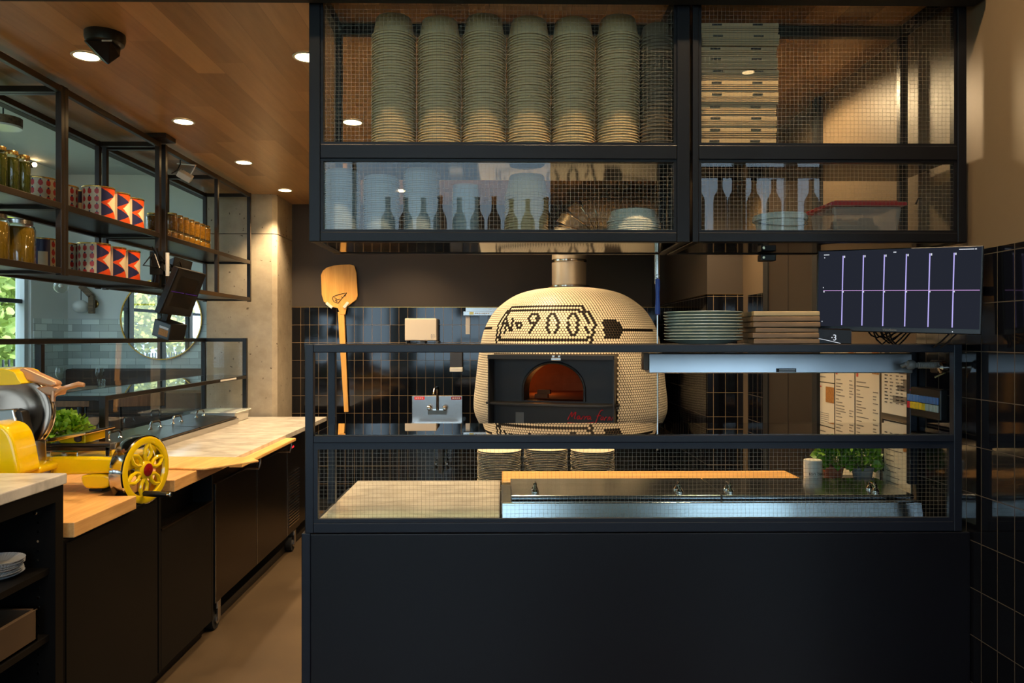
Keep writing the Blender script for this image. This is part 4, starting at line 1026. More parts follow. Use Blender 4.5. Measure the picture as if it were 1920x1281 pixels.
for i, (x0, x1) in enumerate(((777, 796), (846, 865))):
    p0, p1 = wp(x0, 749.5, .022), wp(x1, 744, .022); q = MB('red_paint' if i == 0 else 'slicer_red', 'filter_paper'); q.box(p0.x, p1.x, yw - .0225, yw - .02, p0.z, p1.z)
    for j in range(4): xx = p0.x + (p1.x - p0.x) * (.12 + j * .2); q.box(xx, xx + .012, yw - .0235, yw - .0224, p0.z + .008, p1.z - .008, 1)
    q.build('sticker', T)
p0 = P(826, 840, yw - .08)
MB('grey_plastic').tube([(p0.x, yw - .1, zr - .15), (p0.x, yw - .1, .42), (p0.x, yw - .06, .36), (p0.x, yw, .36)], .024, 14).build('drain_pipe', T, smooth=True)
v = MB('chrome')
for k in (-1, 1):
    x = p0.x + (.055 if k > 0 else -.045); v.lathe([(.016, 0), (.02, .006), (.02, .02), (.01, .03), (.008, .05)], (x, yw - .002, zat(868, yw)), 14, ax=(0, -1, 0)).cyl((x, yw - .045, zat(880, yw)), (x, yw - .045, zat(862, yw)), .008, n=10)
v.tube([(p0.x + .055, yw - .045, zat(862, yw)), (p0.x + .05, yw - .05, zat(845, yw)), (p0.x + .06, yw - .08, zat(836, yw)), (fc.x, yw - .06, .78)], .005, 8)
v.build('shutoff_valve', T, smooth=True)

# ------------------------------------------------------------------ plates on a low table in front of the oven
T = thing('work_table', 'low steel table under the stacked plates in front of the oven, mostly hidden', 'table', (.2, 4.85, 0))
MB('steel').box(-.6, 1.2, 4.62, 5.12, .50, .53).build('table_top', T, bevel=.003)
for x, y in ((-.56, 4.66), (1.16, 4.66), (-.56, 5.08), (1.16, 5.08)): MB('steel').cyl((x, y, 0), (x, y, .50), .02, n=12).build('leg', T, smooth=True)
pl = MB('plate_cream').lathe([(.085, 0), (.088, .003), (.134, .016), (.141, .018), (.142, .0205), (.137, .0205), (.09, .0085), (.001, .0075)], n=48).build('side_plate', smooth=True)
for i, (xc, yt) in enumerate(((936, 842), (1023, 837), (1111, 840))):
    o = pl if i == 0 else pl.copy()
    if i: C.objects.link(o)
    c = P(xc, 860, 4.85); zt_ = zat(yt, 4.85) - .012; nb = int((zt_ - .53) / .0108)
    stack('p', o, nb, (c.x, 4.85, .53), .0108, 'cream plate, %s in the ' + ('left', 'middle', 'right')[i] + ' stack below the oven', 'plate', 'cream plates below the oven', .002, .008)
# ------------------------------------------------------------------ left counter: cabinets, fridge, worktops
XC = -1.53
T = thing('base_cabinet', 'plain black base cabinet under the near end of the butcher block', 'cabinet', (-1.85, 2.98, 0))
MB('black_cabinet').box(-2.46, XC, 2.62, 3.325, .085, .874).build('body', T, bevel=.002)
MB('black_cabinet').box(XC, XC + .004, 2.63, 3.318, .09, .86).build('door', T)
MB('black_cabinet').box(-2.44, XC - .05, 2.64, 3.325, 0, .085).build('plinth', T)
T = thing('base_cabinet', 'black cabinet with an open recess above its lowered front, beside the fridge', 'cabinet', (-1.85, 3.65, 0))
MB('black_cabinet').box(-2.46, XC - .10, 3.34, 3.965, .085, .874).box(-2.46, XC, 3.34, 3.36, .085, .874).box(-2.46, XC, 3.945, 3.965, .085, .874).build('body', T, bevel=.002)
d_ = MB('black_cabinet').box(XC - .10, XC, 3.362, 3.943, .09, .715).build('drawer_front', T, bevel=.002)
MB('steel_dark').box(XC - .012, XC + .004, 3.362, 3.943, .715, .723).build('edge_pull', d_, label='thin metal edge pull')
MB('black_cabinet').box(-2.44, XC - .06, 3.34, 3.96, 0, .085).build('plinth', T)
T = thing('prep_fridge', 'dark stainless refrigerated prep counter on casters under the marble', 'fridge', (-1.95, 4.85, 0))
MB('steel_dark').box(-2.46, XC - .02, 3.99, 6.30, .155, .872).build('body', T, bevel=.003)
for a_, b_ in ((4.0, 4.66), (4.675, 5.31)):
    dd = MB('steel_dark').box(XC - .02, XC, a_, b_, .165, .80).build('door', T, bevel=.003)
gl_ = MB('steel_dark').box(XC - .02, XC - .004, 5.325, 5.66, .165, .80).build('grille', T)
q = MB('chrome_warm')
for z in [.22 + i * .021 for i in range(19)]: q.box(XC - .006, XC + .002, 5.36, 5.62, z, z + .007)
q.build('slats', gl_)
q = MB('led_red'); [q.box(XC - .004, XC - .002, 5.44 + i * .035, 5.46 + i * .035, .775, .788) for i in range(2)]; q.build('temperature_display', T)
for y in (3.995, 4.667, 5.318): MB('steel').box(XC - .012, XC + .001, y - .004, y + .004, .165, .80).build('door_seam', T)
for i, y in enumerate((4.07, 5.55)):
    q = MB('matte_black', 'steel').cyl((XC - .065, y, .06), (XC - .025, y, .06), .058, n=24).cyl((XC - .026, y, .06), (XC - .016, y, .06), .03, n=18, m=1).box(XC - .075, XC - .012, y - .03, y + .03, .118, .155, 1).box(XC - .015, XC - .009, y - .02, y + .02, .05, .155, 1)
    q.build('caster', T, smooth=True)
struct(MB('black_metal').box(-2.5, XC - .07, 3.99, 6.36, 0, .05), 'baseboard_counter')
# butcher block with a notch for the flywheel
zb = .930
pts = [(-2.46, 2.64), (-1.505, 2.64), (-1.505, 3.085), (-1.665, 3.085), (-1.665, 3.42), (-1.495, 3.42), (-1.495, 4.06), (-2.46, 4.06)]
MB('butcher_wood').poly([(x, y, zb - .054) for x, y in pts], (0, 0, 1), .054).build('butcher_block', label='thick butcher block worktop notched around the yellow flywheel', cat='worktop', bevel=.003)
MB('marble').poly([(x, y, .875) for x, y in ((-2.46, 4.065), (-1.50, 4.065), (-1.49, 6.33), (-2.46, 6.33))], (0, 0, 1), .035).build('marble_worktop', label='long marble worktop on the left counter ending at the concrete column', cat='worktop', bevel=.003)
bp = [P(x, y, 3.8) for x, y in ((340, 876), (444, 885), (490, 866), (455, 859), (380, 861))]
bpts = [(-1.86, 3.72), (-1.46, 3.66), (-1.27, 3.90), (-1.34, 4.00), (-1.86, 4.04)]
MB('maple').poly([(x, y, zb + .001) for x, y in bpts], (0, 0, 1), .010).build('cutting_board', label='thin wooden board jutting over the aisle from the butcher block', cat='cutting board', bevel=.003)
T = thing('board_shelf', 'narrow yellow wooden board rail along the front edge of the left marble', 'shelf', (-1.47, 4.6, .85))
MB('maple').box(-1.498, -1.425, 4.10, 5.16, .868, .888).build('board', T, bevel=.004)
for y in (4.45, 5.10): MB('steel').tube([(-1.53, y, .80), (-1.45, y, .80), (-1.44, y, .835), (-1.44, y, .868)], .006, 8).build('bracket', T, smooth=True)

# raised rail with lids on the left counter
T = thing('prep_rail', 'dark steel lidded topping rail along the glass guard on the left counter', 'prep rail', (-2.25, 4.85, .91))
MB('steel').box(-2.44, -2.065, 4.07, 5.86, .910, .952).build('housing', T, bevel=.003)
ly = [4.08, 5.13, 5.84]
for i in range(2):
    l = MB('steel_dark').hexa([(-2.43, ly[i] + .004, .954), (-2.07, ly[i] + .004, .954), (-2.07, ly[i + 1] - .004, .954), (-2.43, ly[i + 1] - .004, .954),
                         (-2.43, ly[i] + .004, .985), (-2.07, ly[i] + .004, .966), (-2.07, ly[i + 1] - .004, .966), (-2.43, ly[i + 1] - .004, .985)]).build('lid', T, bevel=.003)
    for hx, hy in (((215, 821), (295, 803)), ((325, 795), (388, 779)))[i]:
        y = {821: 4.45, 803: 4.97, 795: 5.30, 779: 5.70}[hy]; d_handle((-2.30, y, .974), .135, .052, l, ax='y')
c = P(404, 772, 5.98); T = thing('plastic_pan', 'shallow cream plastic pan with a film lid at the column end of the left counter', 'pan', (-2.25, 6.05, .91))
q = MB('white_plastic'); o_ = [(-2.43, 5.88), (-2.10, 5.88), (-2.10, 6.20), (-2.43, 6.20)]
q.hexa([(x * .97 - .07, y, .911) for x, y in o_] + [(x, y, .985) for x, y in o_]); q.box(-2.445, -2.085, 5.865, 6.215, .985, .993)
q.build('body', T, bevel=.003)
MB('clear_plastic').box(-2.44, -2.09, 5.87, 6.21, .993, .998).build('lid', T)

# glass guard on the left counter
T = thing('sneeze_guard', 'dark bronze framed glass guard on the left counter before the dining room', 'sneeze guard', (-2.32, 5.1, .91))
f = MB('black_metal'); xa_, xb_ = -2.49, -2.15; t = .034; e = .0008
f.box(xa_ + e, xa_ + t - e, 2.751, 6.219, 1.545, 1.575 - e).box(xa_ + t, xb_, 6.186 + e, 6.22 - e, 1.545, 1.575 - e)
f.box(xa_ + e, xa_ + t - e, 4.034, 6.186, 1.242, 1.268).box(xb_ + e, xb_ + t - e, 4.001, 6.186, 1.242, 1.268 - e).box(xa_ + t, xb_, 4.0 + e, 4.034 - e, 1.242, 1.268 - e).box(xa_ + t, xb_, 6.186 + e, 6.22 - e, 1.242, 1.268)
for x, y, zz in ((xa_, 4.0, 1.5445), (xa_, 2.75, 1.575), (xa_, 6.186, 1.575), (xb_, 6.186, 1.575), (xb_, 4.0, 1.268)): f.box(x, x + t, y, y + t, .911 if y > 4.06 else .931, zz)
f.build('frame', T, bevel=.002)
MB('glass').box(xa_ + .014, xa_ + .020, 4.03, 6.19, 1.268, 1.545).box(xa_ + .014, xa_ + .020, 4.03, 6.19, .93, 1.242).build('dining_side_pane', T)
MB('glass').box(xa_ + .014, xa_ + .020, 2.78, 4.0, .935, 1.545).build('near_pane', T)
MB('wired_glass').box(xa_ + t, xb_, 6.20, 6.206, 1.268, 1.545).box(xa_ + t, xb_, 6.20, 6.206, 1.0, 1.242).build('end_pane', T)
MB('glass_shelf').box(xa_ + .01, xb_ + .02, 4.03, 6.19, 1.260, 1.268).build('glass_shelf', T)
MB('white_plastic').box(xb_ + t, xb_ + t + .002, 5.62, 5.95, 1.249, 1.262).build('label_strip', T)

# ------------------------------------------------------------------ flywheel slicer
T = thing('meat_slicer', 'bright yellow flywheel meat slicer with a chrome blade on the butcher block', 'slicer', (-1.85, 3.2, zb))
n_ = Vector((.972, -.235, 0)); cw = P(272, 881, 3.22); vv = Vector((.235, .972, 0)); zz_ = Vector((0, 0, 1)); R_ = .146
wh = MB('slicer_yellow')
wh.lathe([(R_ - .004, -.006), (R_ - .004, .008), (R_ - .014, .012), (R_ - .032, .010), (R_ - .036, .002), (R_ - .032, -.006)], cw, 48, ax=n_, closed=True)
wh.lathe([(.040, -.02), (.040, .006), (.030, .014), (.001, .016), (.001, -.02)], cw, 28, ax=n_, cap=False)
for i in range(6):
    a = 2 * PI * i / 6 + .35; d = vv * math.cos(a) + zz_ * math.sin(a); s__ = -vv * math.sin(a) + zz_ * math.cos(a)
    # a petal-shaped spoke: two bowed arms joined at hub and rim
    for k in (-1, 1):
        wh.tube([cw + d * .036, cw + d * .058 + s__ * .017 * k + n_ * .004, cw + d * .083 + s__ * .019 * k + n_ * .004, cw + d * (R_ - .030)], .008, 8, rs=[.010, .0085, .0085, .009])
wheel = wh.build('flywheel', T, smooth=True)
MB('chrome').lathe([(R_, -.055), (R_ + .002, -.05), (R_ + .002, .004), (R_ - .005, .008), (R_ - .006, .0), (R_ - .008, -.055)], cw, 48, ax=n_, closed=True).build('rim_band', wheel, smooth=True)
MB('slicer_red').lathe([(.026, .0145), (.028, .017), (.02, .021), (.001, .022)], cw, 24, ax=n_, cap=False).build('hub_cap', wheel, smooth=True)
hc = cw + zz_ * (-.096) + vv * -.025
MB('black_plastic').lathe([(.006, 0), (.012, .006), (.0125, .07), (.010, .118), (.001, .122)], hc + n_ * .012, 16, ax=n_, cap=False).build('crank_grip', wheel, smooth=True)
MB('chrome').lathe([(.010, 0), (.011, .012), (.008, .018), (.001, .018)], hc + n_ * .130, 16, ax=n_, cap=False).build('crank_tip', wheel, smooth=True)
q = MB('slicer_yellow'); q.lathe([(.050, -.20), (.052, -.12), (.046, -.085), (.030, -.07), (.030, -.052)], cw + zz_ * .002, 28, ax=n_); q.build('axle_housing', T, smooth=True)
MB('chrome').lathe([(.024, -.072), (.024, -.02)], cw, 20, ax=n_).build('axle', T, smooth=True)
# base tray with a moulded foot
def round_outline(p, it=3):
    for _ in range(it):
        q = []
        for a, b in zip(p, p[1:] + p[:1]): q += [(a[0] * .8 + b[0] * .2, a[1] * .8 + b[1] * .2), (a[0] * .2 + b[0] * .8, a[1] * .2 + b[1] * .8)]
        p = q
    return p
def blk(pts, y0, y1, mat, name, bev=.006, par=T, smooth=False):
    """a side outline in frame pixels at depth y0, carried back to y1"""
    if bev > .01: pts = round_outline(pts)
    return MB(mat).poly([tuple(P(x, y, y0)) for x, y in pts], (0, 1, 0), y1 - y0).build(name, par, bevel=bev, smooth=bev > .01, ang=75, seg=5 if bev > .01 else 2)
blk([(70, 893), (212, 888), (240, 886), (242, 866), (225, 858), (100, 856), (70, 862)], 3.12, 3.36, 'slicer_yellow', 'base_tray', .012)
blk([(150, 890), (206, 890), (204, 912), (196, 917), (160, 917), (153, 908)], 3.12, 3.30, 'slicer_yellow', 'foot', .012)
blk([(166, 917), (192, 917), (191, 922), (167, 922)], 3.14, 3.24, 'matte_black', 'rubber_foot', .002)
blk([(210, 898), (224, 896), (225, 905), (212, 906)], 3.26, 3.30, 'matte_black', 'rubber_foot', .002)
blk([(-30, 893), (75, 893), (75, 872), (-30, 868)], 3.0, 3.30, 'slicer_yellow', 'gearbox', .012)
blk([(60, 826), (86, 826), (87, 870), (95, 880), (95, 905), (66, 905), (58, 850)], 3.10, 3.13, 'chrome_warm', 'blade_bracket', .003)
blk([(92, 838), (208, 838), (208, 846), (92, 846)], 3.14, 3.17, 'steel_dark', 'carriage_rail', .004)
blk([(92, 832), (206, 832), (206, 837), (92, 837)], 3.14, 3.20, 'black_metal', 'rail_cover', .003)
blk([(197, 838), (205, 838), (205, 868), (197, 868)], 3.14, 3.16, 'chrome', 'rail_post', .002)
blk([(206, 831), (216, 831), (216, 844), (206, 844)], 3.13, 3.17, 'chrome_warm', 'end_stop', .002)
blk([(94, 847), (146, 847), (145, 857), (94, 858)], 3.17, 3.3, 'chrome_warm', 'tray_support', .003)
blk([(88, 823), (150, 813), (160, 811), (160, 815), (150, 818), (96, 829), (88, 829)], 3.10, 3.34, 'chrome_warm', 'carriage_plate', .002)
blk([(110, 826), (140, 818), (160, 815), (160, 831), (112, 831)], 3.16, 3.32, 'slicer_yellow', 'carriage', .004)
c = P(149, 822, 3.15); MB('matte_black').lathe([(.010, 0), (.015, .006), (.015, .016), (.009, .02), (.001, .02)], c, 16, ax=(0, -1, 0), cap=False).build('carriage_knob', T, smooth=True)
# blade: a dished chrome disc in a ring guard
bc_ = P(8, 776, 3.10); bn = Vector((.30, -.95, .08)).normalized(); rb_ = .178
MB('blade_metal').lathe([(rb_ * .40, .008), (rb_ * .55, .004), (rb_ * .78, .018), (rb_ * .93, .026), (rb_, .020), (rb_, -.012), (rb_ * .9, -.02)], bc_, 64, ax=bn).build('blade', T, smooth=True, ang=60)
MB('chrome_warm').lathe([(rb_ * 1.005, -.02), (rb_ * 1.03, -.015), (rb_ * 1.03, .012), (rb_ * .985, .024), (rb_ * .97, .020)], bc_, 64, ax=bn, cap=False).build('ring_guard', T, smooth=True)
blk([(-12, 770), (24, 767), (30, 790), (44, 850), (38, 856), (10, 840), (-12, 800)], 2.98, 3.02, 'steel', 'slice_deflector', .006)
blk([(24, 767), (40, 772), (46, 800), (52, 838), (50, 848), (44, 850), (30, 790)], 3.00, 3.05, 'black_metal', 'deflector_edge', .004)
blk([(-40, 790), (2, 798), (12, 806), (20, 818), (27, 842), (32, 870), (36, 896), (-40, 896)], 2.86, 3.00, 'slicer_yellow', 'motor_housing', .02)
blk([(-40, 690), (12, 692), (28, 698), (34, 712), (42, 720), (30, 722), (-40, 724)], 3.0, 3.16, 'slicer_yellow', 'sharpener_cover', .014)
blk([(34, 692), (44, 690), (102, 716), (106, 722), (96, 726), (40, 712)], 3.05, 3.10, 'chrome_tan_reflection', 'holder_arm', .008)
blk([(66, 728), (92, 722), (112, 730), (108, 742), (92, 742), (80, 738)], 3.10, 3.16, 'chrome_tan_reflection', 'clamp_block', .006)
a, b = P(104, 739, 3.08), P(158, 722, 3.04)
q = MB('chrome_tan_reflection'); mid = a + (b - a) * .5 + Vector((0, 0, .012))
for i, (p_, r_) in enumerate(((a, .014), (a + (b - a) * .2 + Vector((0, 0, .012)), .011), (mid, .015), (a + (b - a) * .8 + Vector((0, 0, .008)), .019), (b, .012))):
    pass
pts = [a, a + (b - a) * .2 + Vector((0, 0, .012)), mid, a + (b - a) * .8 + Vector((0, 0, .010)), b, b + (b - a) * .02]
rings = []
for p_, hw, ht in zip(pts, (.012, .010, .016, .020, .014, .004), (.012, .009, .009, .009, .007, .003)):
    rings.append([q.bm.verts.new(p_ + Vector((.2, -.6, 0)).normalized() * hw * math.cos(2 * PI * j / 12) * 1.4 + Vector((0, 0, 1)) * (ht + hw * .12) * math.sin(2 * PI * j / 12)) for j in range(12)])
q.skin(rings); q.build('grip_lever', T, smooth=True)
MB('chrome_tan_reflection').cyl(P(100, 733, 3.08), P(100, 753, 3.08), .0085, n=14).build('lever_stem', T, smooth=True)
# basil behind the slicer
c = P(118, 800, 3.86)
T = thing('potted_basil', 'bright green bushy basil plant behind the yellow slicer', 'plant', (c.x, 3.86, zb))
MB('terracotta').lathe([(.06, 0), (.085, .10), (.09, .11), (.08, .11), (.001, .10)], (c.x, 3.86, zb), 24).build('pot', T, smooth=True)
q = MB('leaf_basil'); leaf_clump(q, (c.x - .02, 3.86, zb + .15), .145, .11, 800, .032, seed=8); q.build('leaves', T, smooth=True)

# ------------------------------------------------------------------ foreground shelf cabinet
XS = -1.52
T = thing('shelf_cabinet', 'black open shelf cabinet with a marble top in the left foreground', 'cabinet', (-1.85, 2.0, 0))
MB('black_cabinet').box(-2.2, XS, 2.555, 2.60, 0, 1.072).build('end_panel', T)
MB('black_cabinet').box(-2.2, -2.17, 1.2, 2.555, 0, 1.072).build('back_panel', T)
MB('black_cabinet').box(-2.17, XS, 1.2, 1.24, 0, 1.072).build('end_panel', T)
MB('black_cabinet').box(-2.17, XS, 1.24, 2.555, 1.02, 1.072).box(-2.17, XS, 1.24, 2.555, .0, .08).build('frame', T)
for z in (.775, .55, .30): MB('black_cabinet').box(-2.17, XS - .02, 1.24, 2.555, z, z + .022).build('shelf', T, bevel=.001)
q = MB('chrome')
for z in [.12 + .032 * i for i in range(27)]: q.lathe([(.0042, 0), (.0042, -.002)], (-1.578, 2.555, z), 8, ax=(0, 1, 0))
q.build('shelf_pins', T, kind='stuff')
MB('chrome').lathe([(.008, 0), (.008, -.006), (.005, -.01)], (-1.585, 2.555, .985), 12, ax=(0, 1, 0)).build('bolt', T)
MB('marble').box(-2.25, XS + .008, 1.15, 2.61, 1.073, 1.11).build('marble_top', T, bevel=.004)
fc = P(-8, 1075, 2.36)
fl = MB('filter_paper'); rgs = []
for rad, z in ((.02, .001), (.036, .001), (.060, .010), (.072, .018)):
    rgs.append([fl.bm.verts.new((rad * math.cos(2 * PI * j / 96) * (1 + (.03 if j % 2 else 0) * (rad > .05)), rad * math.sin(2 * PI * j / 96) * (1 + (.03 if j % 2 else 0) * (rad > .05)), z)) for j in range(96)])
fl.skin(rgs, 0, True, False); fl = fl.build('coffee_filter', smooth=False)
stack('f', fl, 9, (-1.645, 2.455, .797), .0055, 'fluted paper filter, %s in the pile on the foreground shelf', 'filter', 'paper filters on the cabinet shelf', .006, .03)
a_ = P(72, 1240, 2.45)
T = thing('wooden_crate', 'low brown wooden crate on the lower shelf of the foreground cabinet', 'crate', (-1.75, 2.2, .572))
q = MB('box_brown'); x0, x1, y0, y1, z0, z1 = -1.98, -1.545, 1.75, 2.50, .573, .68
q.box(x0, x1, y0, y1, z0, z0 + .012).box(x0, x0 + .014, y0, y1, z0, z1).box(x1 - .014, x1, y0, y1, z0, z1).box(x0, x1, y0, y0 + .014, z0, z1).box(x0, x1, y1 - .014, y1, z0, z1); q.build('body', T, bevel=.002)
MB('pot_grey').box(x0 + .03, x1 - .10, y0 + .05, y1 - .15, z0 + .02, z1 + .012).build('folded_cloth', label='grey folded cloth lying inside the wooden crate', cat='cloth', bevel=.01)

# ------------------------------------------------------------------ hanging shelf units with cans and jars
SX, SXb = -2.08, -2.47
def unit(y0, y1, label, mid=(), plate=False):
    T = thing('hanging_shelf', label, 'shelf', (-2.27, (y0 + y1) / 2, 1.88), 'shelf units above the left counter')
    f = MB('bronze_metal'); s = .028
    for x in (SX - s, SXb):
        for y in (y0, y1 - s): f.box(x, x + s, y, y + s, 1.875, 2.772)
        for z in (2.738, 2.185, 1.880): f.box(x + .0008, x + s - .0008, y0 + .001, y1 - .001, z, z + .03)
        for m_ in mid: f.box(x + .0015, x + s - .0015, m_, m_ + s, 1.881, 2.767)
    for y in (y0, y1 - s):
        for z in (2.738, 2.185, 1.880): f.box(SXb + s, SX - s, y + .0008, y + s - .0008, z + .0008, z + .0292)
    for m_ in mid: f.box(SXb + s, SX - s, m_ + .001, m_ + s - .001, 2.739, 2.767)
    
    if plate: f.box(SX - .06, SX + .07, y1 - .10, y1 + .04, 2.772, 2.799)
    f.build('frame', T, bevel=.002)
    for z in (2.200, 1.893): MB('steel_dark').box(SXb + .01, SX - .01, y0 + .01, y1 - .01, z, z + .012).build('shelf_board', T)
    return T
unit(2.42, 3.571, 'nearest hanging black shelf unit with tall green jars over big olive jars')
unit(3.573, 4.575, 'middle hanging black shelf unit holding the orange and navy cans', (), True)
unit(4.63, 6.20, 'far hanging black shelf unit with golden jars, against the column', (5.475,))
ZU, ZL = 2.2125, 1.9055
def can_mesh():
    r, h, n, m = .0785, .176, 168, 56
    b = MB('can_cream', 'can_red', 'can_orange', 'can_navy', 'lid_gold')
    rg = [[b.bm.verts.new((r * math.cos(2 * PI * i / n), r * math.sin(2 * PI * i / n), .005 + (h - .010) * j / m)) for i in range(n)] for j in range(m + 1)]
    for j in range(m):
        for i in range(n):
            u, v = (i + .5) / n, (j + .5) / m; k = 0
            if u < .44:                       # tomatoes in rows on cream
                a = (u / .44 * 6) % 1 - .5; c = (v * 4.0) % 1 - .5
                if (a / .30) ** 2 + ((c + .05) / .36) ** 2 < 1: k = 1
                if abs(a) < .09 and .24 < c < .42: k = 3
            elif u < .86:                     # navy, orange and cream triangles
                s_ = (u - .44) / .42
                if abs(v - .5) < .46 * min((s_ - .17) / .40, 1.6 * (1 - s_)): k = 0
                elif (abs(v - .27) < .23 * (1 - s_ / .40)) or (abs(v - .75) < .23 * (1 - s_ / .40)): k = 3
                else: k = 2
                if s_ < .015: k = 0
            else:                             # navy back with a cream table
                k = 3
                if .885 < u < .975 and .12 < v < .62: k = 0
            b._f([rg[j][i], rg[j][(i + 1) % n], rg[j + 1][(i + 1) % n], rg[j + 1][i]], k)
    c = b.build('food_can')
    return c
ct_ = thing('tomato_can', 'x', 'can', (0, 0, 0), 'large food cans on the shelves')
cb = can_mesh(); cb.location = (0, 0, .005 - .005); cb.parent = ct_; cb.name = 'label_band'; W[cb.name] = Vector((0, 0, 0)); cb.location = (0, 0, .005)
MB('lid_gold').lathe([(.0805, .170), (.0815, .174), (.0805, .178), (.077, .178), (.075, .173), (.001, .173)], n=40).build('top_rim', ct_, smooth=True)
MB('lid_gold').lathe([(.0805, .008), (.0815, .004), (.0805, 0), (.001, .0005)], n=40).build('bottom_rim', ct_, smooth=True)
cans = []
for zi, z in ((0, ZU), (1, ZL)):
    lv = 'upper' if zi == 0 else 'lower'
    for i in range(3): cans.append((-2.19 - (.008 if zi else 0), 4.07 + i * .166 - zi * .03, z, math.radians(-213), 'orange and navy can, %s from the camera on the %s can shelf' % (O1[i], lv)))
    for i in range(2): cans.append((-2.365, 4.03 + i * .17, z, math.radians(-141 + i * 104), 'large can behind the %s front can on the %s can shelf' % (O1[i], lv)))
    cans.append((-2.365, 3.845, z, math.radians(-25 if zi else -150), ('can turned to its navy back' if zi else 'tomato patterned can') + ' at the near end of the %s can shelf' % lv))
for i, (x, y, z, rz, lb) in enumerate(cans):
    o = ct_ if i == 0 else dup(ct_, (0, 0, 0))
    o.location = (x, y, z); o.rotation_euler = (0, 0, rz); o['label'] = lb
def jar(name, r, h, fill, label, group, lidm='lid_gold', lab=False):
    T = thing(name, label, 'jar', (0, 0, 0), group)
    MB('jar_glass').lathe([(r * .9, 0), (r, .006), (r, h * .78), (r * .93, h * .86), (r * .80, h * .90), (r * .80, h * .93)], n=28, cap=True).build('glass', T, smooth=True)
    MB(fill).lathe([(r * .86, .005), (r * .95, .01), (r * .95, h * .76), (r * .88, h * .83), (r * .7, h * .845)], n=28).build('contents', T, smooth=True)
    MB(lidm).lathe([(r * .86, h * .90), (r * .87, h * .905), (r * .87, h * .985), (r * .83, h), (.001, h)], n=28).build('lid', T, smooth=True)
    if lab: MB('paper').lathe([(r * 1.004, h * .28), (r * 1.004, h * .62)], n=28, cap=False).build('paper_label', T, smooth=True)
    return T
j1 = jar('pickle_jar', .031, .188, 'pickle', 'x', 'tall green jars on the top shelf')
sp1 = [(-2.165, 3.395), (-2.165, 3.315), (-2.165, 3.235), (-2.165, 3.155), (-2.25, 3.36), (-2.25, 3.28)]
for i, (x, y) in enumerate(sp1):
    o = j1 if i == 0 else dup(j1, (0, 0, 0)); o.location = (x, y, ZU)
    o['label'] = 'tall green jar, %s from the double posts in the %s row, near top shelf' % (O1[i % 4], 'front' if x > -2.2 else 'back')
j2 = jar('olive_jar', .077, .205, 'olive', 'x', 'big olive jars on the lower shelf', 'steel')
for i, (x, y, lb) in enumerate(((-2.20, 3.40, 'big jar of olives with a silver lid, nearest the double shelf posts'), (-2.20, 3.22, 'big olive jar cut by the left frame edge on the lower shelf'))):
    o = j2 if i == 0 else dup(j2, (0, 0, 0)); o.location = (x, y, ZL); o['label'] = lb
j3 = jar('relish_jar', .040, .062, 'gold_fill', 'x', 'short golden jars in the bottom layer')
j4 = jar('pepper_jar', .040, .118, 'gold_fill', 'x', 'taller golden jars stacked on top', lab=False)
ys = [4.82 + i * .092 for i in range(8)]
k_ = 0
for i, y in enumerate(ys):
    for r_, x in ((0, -2.17), (1, -2.29)):
        if r_ == 1 and i > 4: continue
        o = j3 if k_ == 0 else dup(j3, (0, 0, 0)); o.location = (x, y, ZU)
        o['label'] = 'short gold jar, %s from the display, bottom layer, %s row' % (O1[i], 'front' if r_ == 0 else 'back')
        if 0 < i < 8:
            q = j4 if k_ == 1 or (j4.get('label') == 'x') else dup(j4, (0, 0, 0)); q.location = (x, y, ZU + .0625)
            q['label'] = 'tall gold jar, %s from the display, upper layer, %s row' % (O1[i - 1], 'front' if r_ == 0 else 'back')
        k_ += 1
c = P(284, 512, 4.62)
T = thing('wooden_house', 'little brown wooden house on the lower shelf beside the cans', 'ornament', (-2.38, 4.70, ZL))
MB('walnut').box(-2.43, -2.33, 4.64, 4.76, ZL, ZL + .09).build('walls', T)
MB('chair_wood').poly([(-2.45, 4.63, ZL + .09), (-2.31, 4.63, ZL + .09), (-2.38, 4.63, ZL + .155)], (0, 1, 0), .14).build('roof', T, bevel=.003)
# white wireless box hanging from the top bar
c = P(347, 330, 4.9)
T = thing('wireless_box', 'small white wireless box hanging by cables from the shelf top', 'device', c)
q = MB('white_plastic'); R3 = Euler((.5, .5, .4)).to_matrix()
q.hexa([c + R3 @ Vector(v) for v in ((-.045, -.035, -.02), (.045, -.035, -.02), (.045, .035, -.02), (-.045, .035, -.02), (-.045, -.035, .02), (.045, -.035, .02), (.045, .035, .02), (-.045, .035, .02))]); q.build('case', T, bevel=.005)
MB('black_plastic').tube([P(322, 325, 4.8), P(332, 320, 4.85), P(338, 308, 4.9), P(338, 300, 4.9)], .004, 8).tube([P(338, 322, 4.9), P(342, 318, 4.9)], .004, 8).build('black_cable', T, smooth=True)
MB('white_plastic').tube([P(357, 328, 4.9), P(363, 318, 4.9), P(367, 310, 4.95), (SXb + .3, 5.0, 2.738)], .004, 8).build('white_cable', T, smooth=True)
